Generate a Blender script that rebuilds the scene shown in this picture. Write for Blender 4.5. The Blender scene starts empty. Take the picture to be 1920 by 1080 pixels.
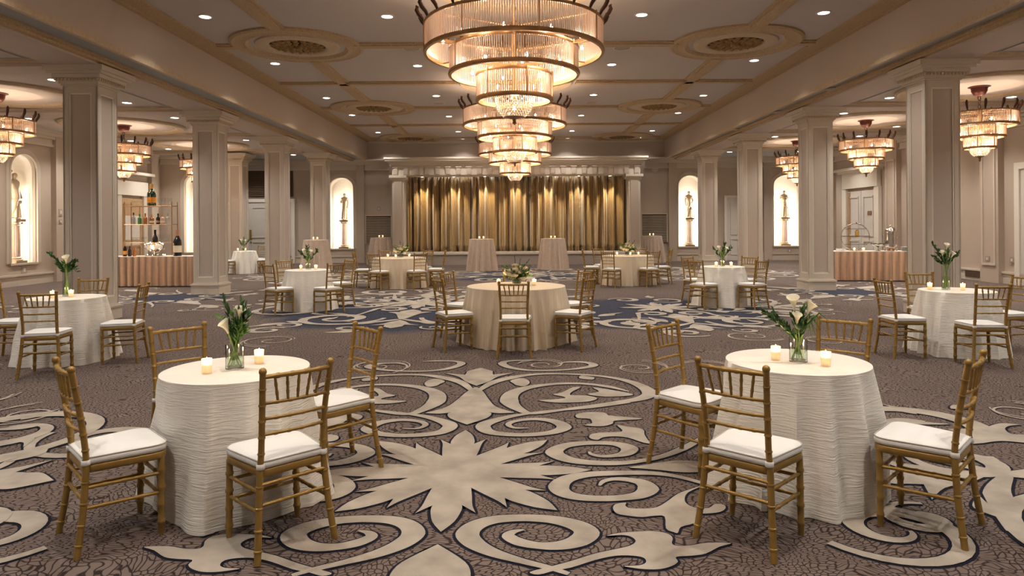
import bpy, bmesh, math, random
from math import sin, cos, pi, radians, sqrt
from mathutils import Vector, Matrix

random.seed(7)
SC = bpy.context.scene
COL = SC.collection

# ------------------------------------------------------------------ camera, world, exposure
cam_d = bpy.data.cameras.new('camera')
cam = bpy.data.objects.new('camera', cam_d)
COL.objects.link(cam)
cam.location = (0.0, 0.0, 1.6)
cam.rotation_euler = (Matrix.Rotation(radians(90), 3, 'X') @ Matrix.Rotation(-0.0065, 3, 'Z')).to_euler()
cam_d.sensor_width = 36.0
cam_d.lens = 24.0
cam_d.shift_x = -7 / 1920
cam_d.shift_y = -119 / 1920
cam_d.clip_end = 200
SC.camera = cam

world = bpy.data.worlds.new('world')
SC.world = world
world.use_nodes = True
world.node_tree.nodes['Background'].inputs[0].default_value = (1.0, 0.85, 0.7, 1)
world.node_tree.nodes['Background'].inputs[1].default_value = 0.05

SC.view_settings.view_transform = 'Standard'
SC.view_settings.look = 'None'
SC.view_settings.gamma = 1.0
SC.view_settings.use_curve_mapping = False
SC.view_settings.exposure = 0.72
SC.cycles.max_bounces = 5
SC.cycles.diffuse_bounces = 3
SC.cycles.glossy_bounces = 2
SC.cycles.transmission_bounces = 4
SC.cycles.transparent_max_bounces = 10
SC.cycles.use_adaptive_sampling = True
SC.cycles.adaptive_threshold = 0.08
SC.cycles.adaptive_min_samples = 20
SC.cycles.sample_clamp_indirect = 4.0
SC.cycles.caustics_reflective = False
SC.cycles.caustics_refractive = False

WARM = (1.0, 0.76, 0.55)
DOWN = (1.0, 0.95, 0.88)
P_DOWN = 95.0      # nave downlight watts
P_AISLE = 62.0
P_CH = 0.70         # chandelier multiplier
P_NICHE = 20.0
P_STAGE = 110.0


def lamp(kind, loc, energy, color, parent=None, size=0.05, spot=None, blend=0.6, rot=None, shape=None, name='lamp'):
    d = bpy.data.lights.new(name, kind)
    d.energy = energy
    d.color = color
    if kind == 'AREA':
        d.size = size
        if shape:
            d.shape = 'RECTANGLE'
            d.size, d.size_y = shape
    else:
        d.shadow_soft_size = size
    if kind == 'SPOT':
        d.spot_size = radians(spot)
        d.spot_blend = blend
    o = bpy.data.objects.new(name, d)
    COL.objects.link(o)
    o.location = loc
    if rot:
        o.rotation_euler = rot
    o.parent = parent
    return o


# ------------------------------------------------------------------ materials
def new_mat(name):
    m = bpy.data.materials.new(name)
    m.use_nodes = True
    nt = m.node_tree
    return m, nt, nt.nodes['Principled BSDF']


def ramp_mix(nt, fac, a, b):
    n = nt.nodes.new('ShaderNodeMix')
    n.data_type = 'RGBA'
    n.inputs[6].default_value = (*a, 1)
    n.inputs[7].default_value = (*b, 1)
    nt.links.new(fac, n.inputs[0])
    return n.outputs[2]


def mat(name, col, rough=0.6, metal=0.0, var=0.12, scale=6.0, bump=0.0, bscale=40.0, sheen=0.0, coat=0.0, emit=None, spec=0.5, stretch=None, trans=0.0):
    m, nt, b = new_mat(name)
    tc = nt.nodes.new('ShaderNodeTexCoord')
    src = tc.outputs['Object']
    if stretch:
        mp = nt.nodes.new('ShaderNodeMapping')
        mp.inputs['Scale'].default_value = stretch
        nt.links.new(src, mp.inputs['Vector'])
        src = mp.outputs['Vector']
    nz = nt.nodes.new('ShaderNodeTexNoise')
    nz.inputs['Scale'].default_value = scale
    nz.inputs['Detail'].default_value = 4
    nt.links.new(src, nz.inputs['Vector'])
    lo = tuple(max(0, c * (1 - var)) for c in col)
    hi = tuple(min(1, c * (1 + var)) for c in col)
    nt.links.new(ramp_mix(nt, nz.outputs['Fac'], lo, hi), b.inputs['Base Color'])
    b.inputs['Roughness'].default_value = rough
    b.inputs['Metallic'].default_value = metal
    b.inputs['Specular IOR Level'].default_value = spec
    b.inputs['Sheen Weight'].default_value = sheen
    b.inputs['Coat Weight'].default_value = coat
    b.inputs['Transmission Weight'].default_value = trans
    if bump:
        n2 = nt.nodes.new('ShaderNodeTexNoise')
        n2.inputs['Scale'].default_value = bscale
        n2.inputs['Detail'].default_value = 3
        nt.links.new(src, n2.inputs['Vector'])
        bp = nt.nodes.new('ShaderNodeBump')
        bp.inputs['Strength'].default_value = bump
        bp.inputs['Distance'].default_value = 0.02
        nt.links.new(n2.outputs['Fac'], bp.inputs['Height'])
        nt.links.new(bp.outputs['Normal'], b.inputs['Normal'])
    if emit:
        b.inputs['Emission Color'].default_value = (*emit[0], 1)
        b.inputs['Emission Strength'].default_value = emit[1]
    return m


def glow(name, col, strength):
    m, nt, b = new_mat(name)
    b.inputs['Base Color'].default_value = (*col, 1)
    b.inputs['Emission Color'].default_value = (*col, 1)
    b.inputs['Emission Strength'].default_value = strength
    try:
        m.cycles.emission_sampling = 'NONE'
    except Exception:
        pass
    return m


def rod_glass(name, tint, transp):
    """thin crystal rod: part clear, part scattering, part shiny"""
    m, nt, b = new_mat(name)
    out = nt.nodes['Material Output']
    tr = nt.nodes.new('ShaderNodeBsdfTransparent')
    tl = nt.nodes.new('ShaderNodeBsdfTranslucent')
    tl.inputs['Color'].default_value = (*tint, 1)
    df = nt.nodes.new('ShaderNodeBsdfDiffuse')
    df.inputs['Color'].default_value = (*tint, 1)
    gl = nt.nodes.new('ShaderNodeBsdfGlossy')
    gl.inputs['Roughness'].default_value = 0.15
    m1 = nt.nodes.new('ShaderNodeMixShader')
    m1.inputs[0].default_value = 0.4
    nt.links.new(tl.outputs[0], m1.inputs[1])
    nt.links.new(df.outputs[0], m1.inputs[2])
    m2 = nt.nodes.new('ShaderNodeMixShader')
    m2.inputs[0].default_value = 0.12
    nt.links.new(m1.outputs[0], m2.inputs[1])
    nt.links.new(gl.outputs[0], m2.inputs[2])
    if transp <= 0:
        nt.links.new(m2.outputs[0], out.inputs['Surface'])
        return m
    m3 = nt.nodes.new('ShaderNodeMixShader')
    m3.inputs[0].default_value = transp
    nt.links.new(m2.outputs[0], m3.inputs[1])
    nt.links.new(tr.outputs[0], m3.inputs[2])
    nt.links.new(m3.outputs[0], out.inputs['Surface'])
    return m


def clear_glass(name, tint=(0.95, 0.98, 0.97), opacity=0.14):
    """thin-walled clear glass: mostly see-through with a glossy skin"""
    m, nt, b = new_mat(name)
    out = nt.nodes['Material Output']
    tr = nt.nodes.new('ShaderNodeBsdfTransparent')
    tr.inputs['Color'].default_value = (*tint, 1)
    gl = nt.nodes.new('ShaderNodeBsdfGlossy')
    gl.inputs['Roughness'].default_value = 0.05
    lw = nt.nodes.new('ShaderNodeLayerWeight')
    lw.inputs['Blend'].default_value = 0.06
    ad = nt.nodes.new('ShaderNodeMath')
    ad.operation = 'ADD'
    ad.use_clamp = True
    ad.inputs[1].default_value = opacity * 0.8
    nt.links.new(lw.outputs['Fresnel'], ad.inputs[0])
    mx = nt.nodes.new('ShaderNodeMixShader')
    nt.links.new(ad.outputs[0], mx.inputs[0])
    nt.links.new(tr.outputs[0], mx.inputs[1])
    nt.links.new(gl.outputs[0], mx.inputs[2])
    nt.links.new(mx.outputs[0], out.inputs['Surface'])
    return m


def cloth_mat(name, col, wave=60.0, strength=0.5, var=0.14, sheen=0.3, direction='Z', crush=True, spec=0.3):
    m, nt, b = new_mat(name)
    tc = nt.nodes.new('ShaderNodeTexCoord')
    if crush:
        mp = nt.nodes.new('ShaderNodeMapping')
        mp.inputs['Scale'].default_value = (5, 5, wave)
        mp.inputs['Rotation'].default_value = (.35, .30, 0)
        nt.links.new(tc.outputs['Object'], mp.inputs['Vector'])
        w = nt.nodes.new('ShaderNodeTexNoise')
        w.inputs['Scale'].default_value = 1.0
        w.inputs['Detail'].default_value = 5
        w.inputs['Distortion'].default_value = 1.4
        nt.links.new(mp.outputs['Vector'], w.inputs['Vector'])
    else:
        w = nt.nodes.new('ShaderNodeTexWave')
        w.wave_type = 'BANDS'
        w.bands_direction = direction
        w.inputs['Scale'].default_value = wave
        w.inputs['Distortion'].default_value = 3.0
        w.inputs['Detail'].default_value = 3
        w.inputs['Detail Scale'].default_value = 1.2
        nt.links.new(tc.outputs['Object'], w.inputs['Vector'])
    nz = nt.nodes.new('ShaderNodeTexNoise')
    nz.inputs['Scale'].default_value = 9
    nz.inputs['Detail'].default_value = 5
    nt.links.new(tc.outputs['Object'], nz.inputs['Vector'])
    ad = nt.nodes.new('ShaderNodeMath')
    ad.operation = 'MULTIPLY_ADD'
    ad.inputs[1].default_value = 0.6
    nt.links.new(w.outputs['Fac'], ad.inputs[0])
    ml = nt.nodes.new('ShaderNodeMath')
    ml.operation = 'MULTIPLY'
    ml.inputs[1].default_value = 0.4
    nt.links.new(nz.outputs['Fac'], ml.inputs[0])
    nt.links.new(ml.outputs[0], ad.inputs[2])
    nt.links.new(ramp_mix(nt, ad.outputs[0], tuple(c * (1 - var) for c in col), tuple(min(1, c * (1 + var * .6)) for c in col)), b.inputs['Base Color'])
    bp = nt.nodes.new('ShaderNodeBump')
    bp.inputs['Strength'].default_value = strength
    bp.inputs['Distance'].default_value = 0.012 if crush else 0.006
    nt.links.new(ad.outputs[0], bp.inputs['Height'])
    nt.links.new(bp.outputs['Normal'], b.inputs['Normal'])
    b.inputs['Roughness'].default_value = 0.7
    b.inputs['Specular IOR Level'].default_value = spec
    b.inputs['Sheen Weight'].default_value = sheen
    return m


NAVY_SPOTS = [(-1.9, 12.9, 2.9), (2.5, 12.4, 2.4), (-7.6, 15.4, 1.2), (7.4, 15.8, 1.1), (-0.2, 21.5, 2.4)]


def carpet_field():
    """taupe ground with dark fish-scale lines; blue ground where the carpet's blue cartouches lie"""
    m, nt, b = new_mat('carpet_field')
    L = nt.links
    tc = nt.nodes.new('ShaderNodeTexCoord')
    nz = nt.nodes.new('ShaderNodeTexNoise')
    nz.inputs['Scale'].default_value = 1.5
    nz.inputs['Detail'].default_value = 3
    L.new(tc.outputs['Object'], nz.inputs['Vector'])
    mx = nt.nodes.new('ShaderNodeMixRGB')
    mx.blend_type = 'LINEAR_LIGHT'
    mx.inputs[0].default_value = 0.35
    L.new(tc.outputs['Object'], mx.inputs[1])
    L.new(nz.outputs['Color'], mx.inputs[2])
    mp = nt.nodes.new('ShaderNodeMapping')
    mp.inputs['Scale'].default_value = (30, 52, 1)
    L.new(mx.outputs[0], mp.inputs['Vector'])
    vo = nt.nodes.new('ShaderNodeTexVoronoi')
    vo.voronoi_dimensions = '2D'
    vo.feature = 'DISTANCE_TO_EDGE'
    vo.inputs['Scale'].default_value = 0.75
    vo.inputs['Randomness'].default_value = 0.8
    L.new(mp.outputs['Vector'], vo.inputs['Vector'])
    ln = nt.nodes.new('ShaderNodeMapRange')
    ln.inputs['From Min'].default_value = 0.05
    ln.inputs['From Max'].default_value = 0.15
    L.new(vo.outputs['Distance'], ln.inputs['Value'])
    # navy mask from the cartouche centres
    last = None
    geo = nt.nodes.new('ShaderNodeNewGeometry')
    n2 = nt.nodes.new('ShaderNodeTexNoise')
    n2.inputs['Scale'].default_value = 1.3
    n2.inputs['Detail'].default_value = 3
    L.new(geo.outputs['Position'], n2.inputs['Vector'])
    for (x, y, r) in NAVY_SPOTS:
        ds = nt.nodes.new('ShaderNodeVectorMath')
        ds.operation = 'DISTANCE'
        ds.inputs[1].default_value = (x, y, 0)
        L.new(geo.outputs['Position'], ds.inputs[0])
        mr = nt.nodes.new('ShaderNodeMapRange')
        mr.inputs['From Min'].default_value = r * 1.15
        mr.inputs['From Max'].default_value = r * 0.75
        L.new(ds.outputs['Value'], mr.inputs['Value'])
        if last is None:
            last = mr.outputs[0]
        else:
            mm = nt.nodes.new('ShaderNodeMath')
            mm.operation = 'MAXIMUM'
            L.new(last, mm.inputs[0])
            L.new(mr.outputs[0], mm.inputs[1])
            last = mm.outputs[0]
    n2m = nt.nodes.new('ShaderNodeMath')
    n2m.operation = 'MULTIPLY'
    n2m.inputs[1].default_value = 1.1
    L.new(n2.outputs['Fac'], n2m.inputs[0])
    sub = nt.nodes.new('ShaderNodeMath')
    sub.operation = 'SUBTRACT'
    L.new(last, sub.inputs[0])
    L.new(n2m.outputs[0], sub.inputs[1])
    nm = nt.nodes.new('ShaderNodeMapRange')
    nm.inputs['From Min'].default_value = -0.12
    nm.inputs['From Max'].default_value = 0.25
    L.new(sub.outputs[0], nm.inputs['Value'])
    n3 = nt.nodes.new('ShaderNodeTexNoise')
    n3.inputs['Scale'].default_value = 0.55
    n3.inputs['Detail'].default_value = 5
    L.new(geo.outputs['Position'], n3.inputs['Vector'])
    taupe = ramp_mix(nt, n3.outputs['Fac'], CARPET['taupe0'], CARPET['taupe1'])
    line = nt.nodes.new('ShaderNodeMix')
    line.data_type = 'RGBA'
    line.inputs[6].default_value = (*CARPET['line'], 1)
    L.new(ln.outputs[0], line.inputs[0])
    L.new(taupe, line.inputs[7])
    nav = ramp_mix(nt, ln.outputs[0], (0.018, 0.021, 0.035), CARPET['blue'])
    fin = nt.nodes.new('ShaderNodeMix')
    fin.data_type = 'RGBA'
    L.new(nm.outputs[0], fin.inputs[0])
    L.new(line.outputs[2], fin.inputs[6])
    L.new(nav, fin.inputs[7])
    L.new(fin.outputs[2], b.inputs['Base Color'])
    b.inputs['Roughness'].default_value = 0.95
    b.inputs['Specular IOR Level'].default_value = 0.1
    return m


CARPET = dict(taupe0=(0.115, 0.086, 0.074), taupe1=(0.215, 0.168, 0.145), line=(0.03, 0.02, 0.018), blue=(0.050, 0.054, 0.074),
              cream=(0.41, 0.36, 0.30), navy=(0.012, 0.013, 0.022))

M = {}
M['field'] = carpet_field()
M['cream'] = mat('carpet_cream', CARPET['cream'], 0.95, var=0.5, scale=4.5, spec=0.1, bump=0.5, bscale=260)
M['navyline'] = mat('carpet_navy_outline', CARPET['navy'], 0.95, var=0.4, scale=9, spec=0.1)
M['wall'] = mat('wall_plaster', (0.47, 0.39, 0.315), 0.75, var=0.05, scale=1.2, bump=0.08, bscale=120)
M['moulding'] = mat('painted_moulding', (0.57, 0.50, 0.415), 0.65, var=0.05, scale=2.0)
M['panelpaint'] = mat('column_panel_paint', (0.475, 0.40, 0.335), 0.7, var=0.05, scale=1.5, bump=0.06, bscale=160)
M['ceil'] = mat('ceiling_paint', (0.50, 0.445, 0.41), 0.8, var=0.05, scale=0.7)
M['soffit'] = mat('soffit_grey_paint', (0.35, 0.36, 0.36), 0.8, var=0.05, scale=0.7)
M['fascia'] = mat('fascia_paint', (0.49, 0.41, 0.35), 0.7, var=0.04, scale=0.5)
M['gilt'] = mat('gilded_plaster_rib', (0.47, 0.335, 0.19), 0.6, var=0.35, scale=28, bump=0.9, bscale=38)
M['giltpale'] = mat('pale_gilt_plaster', (0.52, 0.405, 0.27), 0.6, var=0.22, scale=22, bump=0.5, bscale=34)
M['rosette'] = mat('antique_gold_rosette', (0.26, 0.15, 0.05), 0.45, metal=0.5, var=0.45, scale=24)
M['recessdark'] = mat('dark_recess', (0.07, 0.045, 0.025), 0.8)
M['gold'] = mat('gold_lacquered_wood', (0.33, 0.20, 0.052), 0.36, metal=0.35, var=0.22, scale=14)
M['cushion'] = mat('white_cushion_cloth', (0.80, 0.79, 0.76), 0.85, var=0.04, scale=6, bump=0.15, bscale=30, sheen=0.2)
M['piping'] = mat('cushion_piping', (0.42, 0.39, 0.34), 0.85, var=0.05)
M['ivory'] = cloth_mat('ivory_crinkle_cloth', (0.85, 0.81, 0.73), 75, 1.0)
M['champagne'] = cloth_mat('champagne_smooth_cloth', (0.68, 0.565, 0.41), 9, 0.03, var=0.05, crush=False, direction='X')
M['blush'] = cloth_mat('blush_sequin_cloth', (0.62, 0.49, 0.39), 70, 0.6, var=0.3, direction='DIAGONAL')
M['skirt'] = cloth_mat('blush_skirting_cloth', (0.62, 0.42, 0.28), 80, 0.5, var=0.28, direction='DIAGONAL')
def pleat_shade_tint(m, per, lo, hi):
    """painted pleat shading: light and dark stripes for folds, sheen and lighter overlay"""
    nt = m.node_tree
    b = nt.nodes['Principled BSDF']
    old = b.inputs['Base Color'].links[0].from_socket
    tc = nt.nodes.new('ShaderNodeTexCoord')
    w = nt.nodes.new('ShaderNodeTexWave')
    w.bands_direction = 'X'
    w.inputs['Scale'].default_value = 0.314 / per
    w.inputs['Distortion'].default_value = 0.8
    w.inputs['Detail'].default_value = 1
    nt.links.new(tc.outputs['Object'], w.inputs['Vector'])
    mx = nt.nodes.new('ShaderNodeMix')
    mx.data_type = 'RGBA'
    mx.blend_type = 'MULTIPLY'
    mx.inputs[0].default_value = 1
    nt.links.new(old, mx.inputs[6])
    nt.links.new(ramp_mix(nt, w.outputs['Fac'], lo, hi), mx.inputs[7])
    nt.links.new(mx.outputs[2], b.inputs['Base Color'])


pleat_shade_tint(M['skirt'], .18, (.62, .55, .50), (1.25, 1.2, 1.15))  # fold light and shade put into the skirt colour as stripes
M['whitecloth'] = cloth_mat('white_top_cloth', (0.74, 0.68, 0.60), 10, 0.1, var=0.04, crush=False)
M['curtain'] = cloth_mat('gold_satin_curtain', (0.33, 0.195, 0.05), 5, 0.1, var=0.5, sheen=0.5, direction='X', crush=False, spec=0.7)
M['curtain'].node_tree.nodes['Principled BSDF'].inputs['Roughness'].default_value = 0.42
M['stagewood'] = mat('stage_apron_paint', (0.44, 0.41, 0.38), 0.6, var=0.05)
M['whitepaint'] = mat('white_trim_paint', (0.72, 0.67, 0.59), 0.45, var=0.04)
M['bronze'] = mat('antique_bronze', (0.36, 0.20, 0.085), 0.42, metal=0.5, var=0.3, scale=10)
M['bronzedark'] = mat('dark_bronze', (0.062, 0.028, 0.016), 0.45, metal=0.5, var=0.3, scale=10)
M['maroon'] = mat('maroon_bronze_cup', (0.075, 0.016, 0.010), 0.4, metal=0.4, var=0.2)
M['rod'] = rod_glass('crystal_rod_glass', (0.92, 0.78, 0.68), 0.0)
M['bead'] = rod_glass('crystal_bead_glass', (0.95, 0.88, 0.78), 0.0)
M['bulb'] = glow('lit_bulb', (1.0, 0.80, 0.58), 25)
M['lens'] = glow('downlight_lens', (1.0, 0.93, 0.84), 9)
M['whitemetal'] = mat('white_metal_ring', (0.62, 0.58, 0.53), 0.5)
M['grille'] = mat('bronze_grille', (0.16, 0.115, 0.085), 0.5, metal=0.3)
M['louver'] = mat('brown_louvre', (0.13, 0.082, 0.05), 0.55)
M['taupelouver'] = mat('taupe_louvre', (0.36, 0.30, 0.24), 0.55)
M['marble'] = mat('cream_marble', (0.27, 0.19, 0.115), 0.45, var=0.4, scale=5)
M['pedestal'] = mat('rosy_marble', (0.24, 0.145, 0.10), 0.4, var=0.3, scale=4)
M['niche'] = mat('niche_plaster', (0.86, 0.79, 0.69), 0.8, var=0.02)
M['glass'] = clear_glass('clear_glass')
M['water'] = clear_glass('vase_water', (0.86, 0.93, 0.82), 0.05)
M['votive'] = rod_glass('gold_mercury_glass', (1.0, 0.84, 0.60), 0.35)
M['wax'] = mat('candle_wax', (0.9, 0.8, 0.62), 0.5, emit=((1.0, 0.72, 0.42), 0.7))
M['flame'] = glow('candle_flame', (1.0, 0.80, 0.52), 24)
M['leaf'] = mat('dark_green_leaf', (0.035, 0.10, 0.022), 0.5, var=0.5, scale=30)
M['leaf2'] = mat('fresh_green_leaf', (0.10, 0.22, 0.035), 0.5, var=0.4, scale=30)
M['stem'] = mat('pale_green_stem', (0.25, 0.36, 0.10), 0.5, var=0.3, scale=20)
M['lily'] = mat('cream_lily_petal', (0.84, 0.80, 0.62), 0.5, var=0.08, scale=8)
M['rose'] = mat('ivory_rose_petal', (0.86, 0.77, 0.58), 0.6, var=0.12, scale=12)
M['silver'] = mat('polished_silver', (0.72, 0.66, 0.60), 0.16, metal=1.0, var=0.06)
M['copper'] = mat('copper_urn_band', (0.58, 0.33, 0.20), 0.25, metal=0.9)
M['brass'] = mat('brass_shelf_frame', (0.46, 0.27, 0.12), 0.35, metal=0.8)
M['brassplate'] = mat('brass_push_plate', (0.32, 0.235, 0.06), 0.4, metal=0.6)
M['greenbottle'] = mat('dark_green_bottle', (0.012, 0.035, 0.015), 0.12, var=0.2, coat=0.5)
M['blackbottle'] = mat('black_bottle', (0.012, 0.010, 0.012), 0.12, coat=0.5)
M['amberbottle'] = mat('amber_liquor', (0.36, 0.11, 0.02), 0.12, coat=0.5)
M['limebottle'] = mat('green_liquor_bottle', (0.05, 0.22, 0.06), 0.12, coat=0.5)
M['clearbottle'] = mat('clear_liquor_bottle', (0.55, 0.50, 0.44), 0.1, coat=0.5, trans=0.3)
M['pinkbottle'] = mat('rose_liquor_bottle', (0.62, 0.34, 0.26), 0.15, coat=0.5)
M['orangelabel'] = mat('orange_label', (0.80, 0.30, 0.03), 0.6)
M['creamlabel'] = mat('cream_label', (0.72, 0.62, 0.44), 0.6)
M['goldfoil'] = mat('gold_foil', (0.62, 0.38, 0.10), 0.35, metal=0.7)
M['copperfoil'] = mat('copper_foil', (0.66, 0.32, 0.20), 0.4, metal=0.6)
M['blackcap'] = mat('black_cap', (0.015, 0.014, 0.015), 0.4)
M['china'] = mat('white_china', (0.80, 0.78, 0.74), 0.3)
M['doorpaint'] = mat('white_door_paint', (0.60, 0.56, 0.51), 0.45, var=0.03)
M['wood'] = mat('tan_door_wood', (0.40, 0.25, 0.13), 0.5, var=0.2, scale=8, stretch=(1, 1, 0.1))
M['plate'] = mat('wall_plate', (0.36, 0.30, 0.25), 0.5)
M['signbrown'] = mat('brown_plaque', (0.17, 0.10, 0.055), 0.5)
M['darkmetal'] = mat('dark_metal', (0.05, 0.045, 0.04), 0.4, metal=0.7)
M['tableframe'] = mat('dark_table_frame', (0.05, 0.04, 0.035), 0.7)  # dark finish of table tops, pedestals and legs under the cloths


# ------------------------------------------------------------------ mesh builder
class MB:
    def __init__(self):
        self.v = []
        self.f = []
        self.mi = []

    def add(self, vs, fs, mi=0):
        o = len(self.v)
        self.v += [tuple(p) for p in vs]
        for f in fs:
            self.f.append(tuple(i + o for i in f))
            self.mi.append(mi)
        return self

    def box(self, x0, x1, y0, y1, z0, z1, mi=0):
        x0, x1 = min(x0, x1), max(x0, x1)
        y0, y1 = min(y0, y1), max(y0, y1)
        z0, z1 = min(z0, z1), max(z0, z1)
        return self.add([(x0, y0, z0), (x1, y0, z0), (x1, y1, z0), (x0, y1, z0), (x0, y0, z1), (x1, y0, z1), (x1, y1, z1), (x0, y1, z1)],
                        [(0, 3, 2, 1), (4, 5, 6, 7), (0, 1, 5, 4), (1, 2, 6, 5), (2, 3, 7, 6), (3, 0, 4, 7)], mi)

    def tube(self, pts, rad, n=8, cap=True, mi=0, closed=False):
        pts = [Vector(p) for p in pts]
        if not hasattr(rad, '__len__'):
            rad = [rad] * len(pts)
        N = len(pts)
        vs, fs = [], []
        up = None
        for i, p in enumerate(pts):
            if closed:
                t = pts[(i + 1) % N] - pts[i - 1]
            else:
                t = pts[min(i + 1, N - 1)] - pts[max(i - 1, 0)]
            t.normalize()
            if up is None:
                up = Vector((0, 0, 1)) if abs(t.z) < 0.9 else Vector((1, 0, 0))
            a = t.cross(up)
            if a.length < 1e-4:
                a = t.orthogonal()
            a.normalize()
            bb = a.cross(t)
            up = bb
            for k in range(n):
                an = 2 * pi * k / n
                vs.append(p + (a * cos(an) + bb * sin(an)) * rad[i])
        R = N if closed else N - 1
        for i in range(R):
            j = (i + 1) % N
            for k in range(n):
                k2 = (k + 1) % n
                fs.append((i * n + k, i * n + k2, j * n + k2, j * n + k))
        if cap and not closed:
            fs.append(tuple(range(n - 1, -1, -1)))
            fs.append(tuple(range((N - 1) * n, N * n)))
        return self.add(vs, fs, mi)

    def lathe(self, prof, n=24, c=(0, 0, 0), mi=0, cap=False):
        vs, fs = [], []
        for (r, z) in prof:
            for k in range(n):
                a = 2 * pi * k / n
                vs.append((c[0] + r * cos(a), c[1] + r * sin(a), c[2] + z))
        for i in range(len(prof) - 1):
            for k in range(n):
                k2 = (k + 1) % n
                fs.append((i * n + k, i * n + k2, (i + 1) * n + k2, (i + 1) * n + k))
        if cap:
            fs.append(tuple(range(n - 1, -1, -1)))
            fs.append(tuple(range((len(prof) - 1) * n, len(prof) * n)))
        return self.add(vs, fs, mi)

    def prism(self, poly, z0, z1, mi=0):
        n = len(poly)
        vs = [(x, y, z0) for x, y in poly] + [(x, y, z1) for x, y in poly]
        fs = [tuple(range(n - 1, -1, -1)), tuple(range(n, 2 * n))]
        fs += [(i, (i + 1) % n, n + (i + 1) % n, n + i) for i in range(n)]
        return self.add(vs, fs, mi)

    def loft(self, rings, mi=0, cap=True):
        n = len(rings[0])
        vs = [p for r in rings for p in r]
        fs = []
        for i in range(len(rings) - 1):
            for k in range(n):
                k2 = (k + 1) % n
                fs.append((i * n + k, i * n + k2, (i + 1) * n + k2, (i + 1) * n + k))
        if cap:
            fs.append(tuple(range(n - 1, -1, -1)))
            fs.append(tuple(range((len(rings) - 1) * n, len(rings) * n)))
        return self.add(vs, fs, mi)

    def mesh(self, name, mats, smooth=None):
        me = bpy.data.meshes.new(name)
        me.from_pydata(self.v, [], self.f)
        if not isinstance(mats, (list, tuple)):
            mats = [mats]
        for m in mats:
            me.materials.append(M[m] if isinstance(m, str) else m)
        if len(mats) > 1:
            me.polygons.foreach_set('material_index', self.mi)
        if smooth:
            me.polygons.foreach_set('use_smooth', [True] * len(me.polygons))
            me.set_sharp_from_angle(angle=radians(smooth))
        me.update()
        return me

    def build(self, name, mats, parent=None, smooth=None, loc=None, rot=None):
        return obj(name, self.mesh(name, mats, smooth), parent, loc, rot)


def obj(name, me, parent=None, loc=None, rot=None):
    o = bpy.data.objects.new(name, me)
    COL.objects.link(o)
    o.parent = parent
    if loc:
        o.location = loc
    if rot:
        o.rotation_euler = rot
    return o


def tag(o, label=None, cat=None, group=None, kind=None):
    if label:
        o['label'] = label
    if cat:
        o['category'] = cat
    if group:
        o['group'] = group
    if kind:
        o['kind'] = kind
    return o


def thing(name, label, cat, loc=(0, 0, 0), rz=0, group=None):
    o = bpy.data.objects.new(name, None)
    COL.objects.link(o)
    o.empty_display_size = 0.1
    o.location = loc
    o.rotation_euler = (0, 0, rz)
    return tag(o, label, cat, group)


def copy_thing(root, loc, rz, label, group=None):
    r = root.copy()
    COL.objects.link(r)
    r.location = loc
    r.rotation_euler = (0, 0, rz)
    tag(r, label, None, group)
    for ch in list(root.children):
        c = ch.copy()
        COL.objects.link(c)
        c.parent = r
        for g in list(ch.children):
            d = g.copy()
            COL.objects.link(d)
            d.parent = c
    return r


def struct(name, mb, mats, label=None, parent=None, smooth=None):
    o = mb.build(name, mats, parent, smooth)
    if parent is None:
        o['kind'] = 'structure'
        if label:
            o['label'] = label
    return o


def circ(r, n, z=0, a0=0.0, c=(0, 0)):
    return [(c[0] + r * cos(a0 + 2 * pi * k / n), c[1] + r * sin(a0 + 2 * pi * k / n), z) for k in range(n)]


# ------------------------------------------------------------------ room dimensions (metres)
NX0, NX1 = -6.30, 6.36          # nave ceiling edges
ZC, ZS = 5.20, 4.42             # nave ceiling, aisle ceiling / soffit
XL, XR = -13.70, 12.60          # side walls
YB, YF = 29.20, -7.0            # stage-end wall, wall behind the viewer
NTH = ('first', 'second', 'third', 'fourth', 'fifth', 'sixth', 'seventh', 'eighth', 'ninth', 'tenth')
COLX = (-7.34, 7.22)
COLY = (11.81, 16.43, 21.05, 25.67)

# ------------------------------------------------------------------ floor: carpet ground plus woven motifs (one mesh)
FL = MB()
FL.add([(XL - .6, YF, 0), (XR + .6, YF, 0), (XR + .6, YB + .6, 0), (XL - .6, YB + .6, 0)], [(0, 1, 2, 3)], 0)
Z_NAVY, Z_CREAM = 0.0006, 0.0050
LAYER = [0]


def dz():
    LAYER[0] = (LAYER[0] + 1) % 130
    return LAYER[0] * 3e-5


def strip(pts, wid, z, mi):
    n = len(pts)
    vs = []
    for i, (x, y) in enumerate(pts):
        x0, y0 = pts[max(i - 1, 0)]
        x1, y1 = pts[min(i + 1, n - 1)]
        dx, dy = x1 - x0, y1 - y0
        l = math.hypot(dx, dy) or 1
        w = wid[i] if hasattr(wid, '__len__') else wid
        nx, ny = -dy / l * w / 2, dx / l * w / 2
        vs += [(x - nx, y - ny, z), (x + nx, y + ny, z)]
    fs = [(2 * i, 2 * i + 2, 2 * i + 3, 2 * i + 1) for i in range(n - 1)]
    fs = [f if flipcheck(vs, f) else f[::-1] for f in fs]
    FL.add(vs, fs, mi)


def flipcheck(vs, f):
    a, b, c = vs[f[0]], vs[f[1]], vs[f[2]]
    return (b[0] - a[0]) * (c[1] - a[1]) - (b[1] - a[1]) * (c[0] - a[0]) > 0


def band(pts, wid, out=0.018):
    """cream band with a navy outline"""
    w2 = [(w + 2 * out) for w in wid] if hasattr(wid, '__len__') else wid + 2 * out
    e = dz()
    if out > 0:
        strip(pts, w2, Z_NAVY + e, 2)
    strip(pts, wid, Z_CREAM + e, 1)


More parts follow.
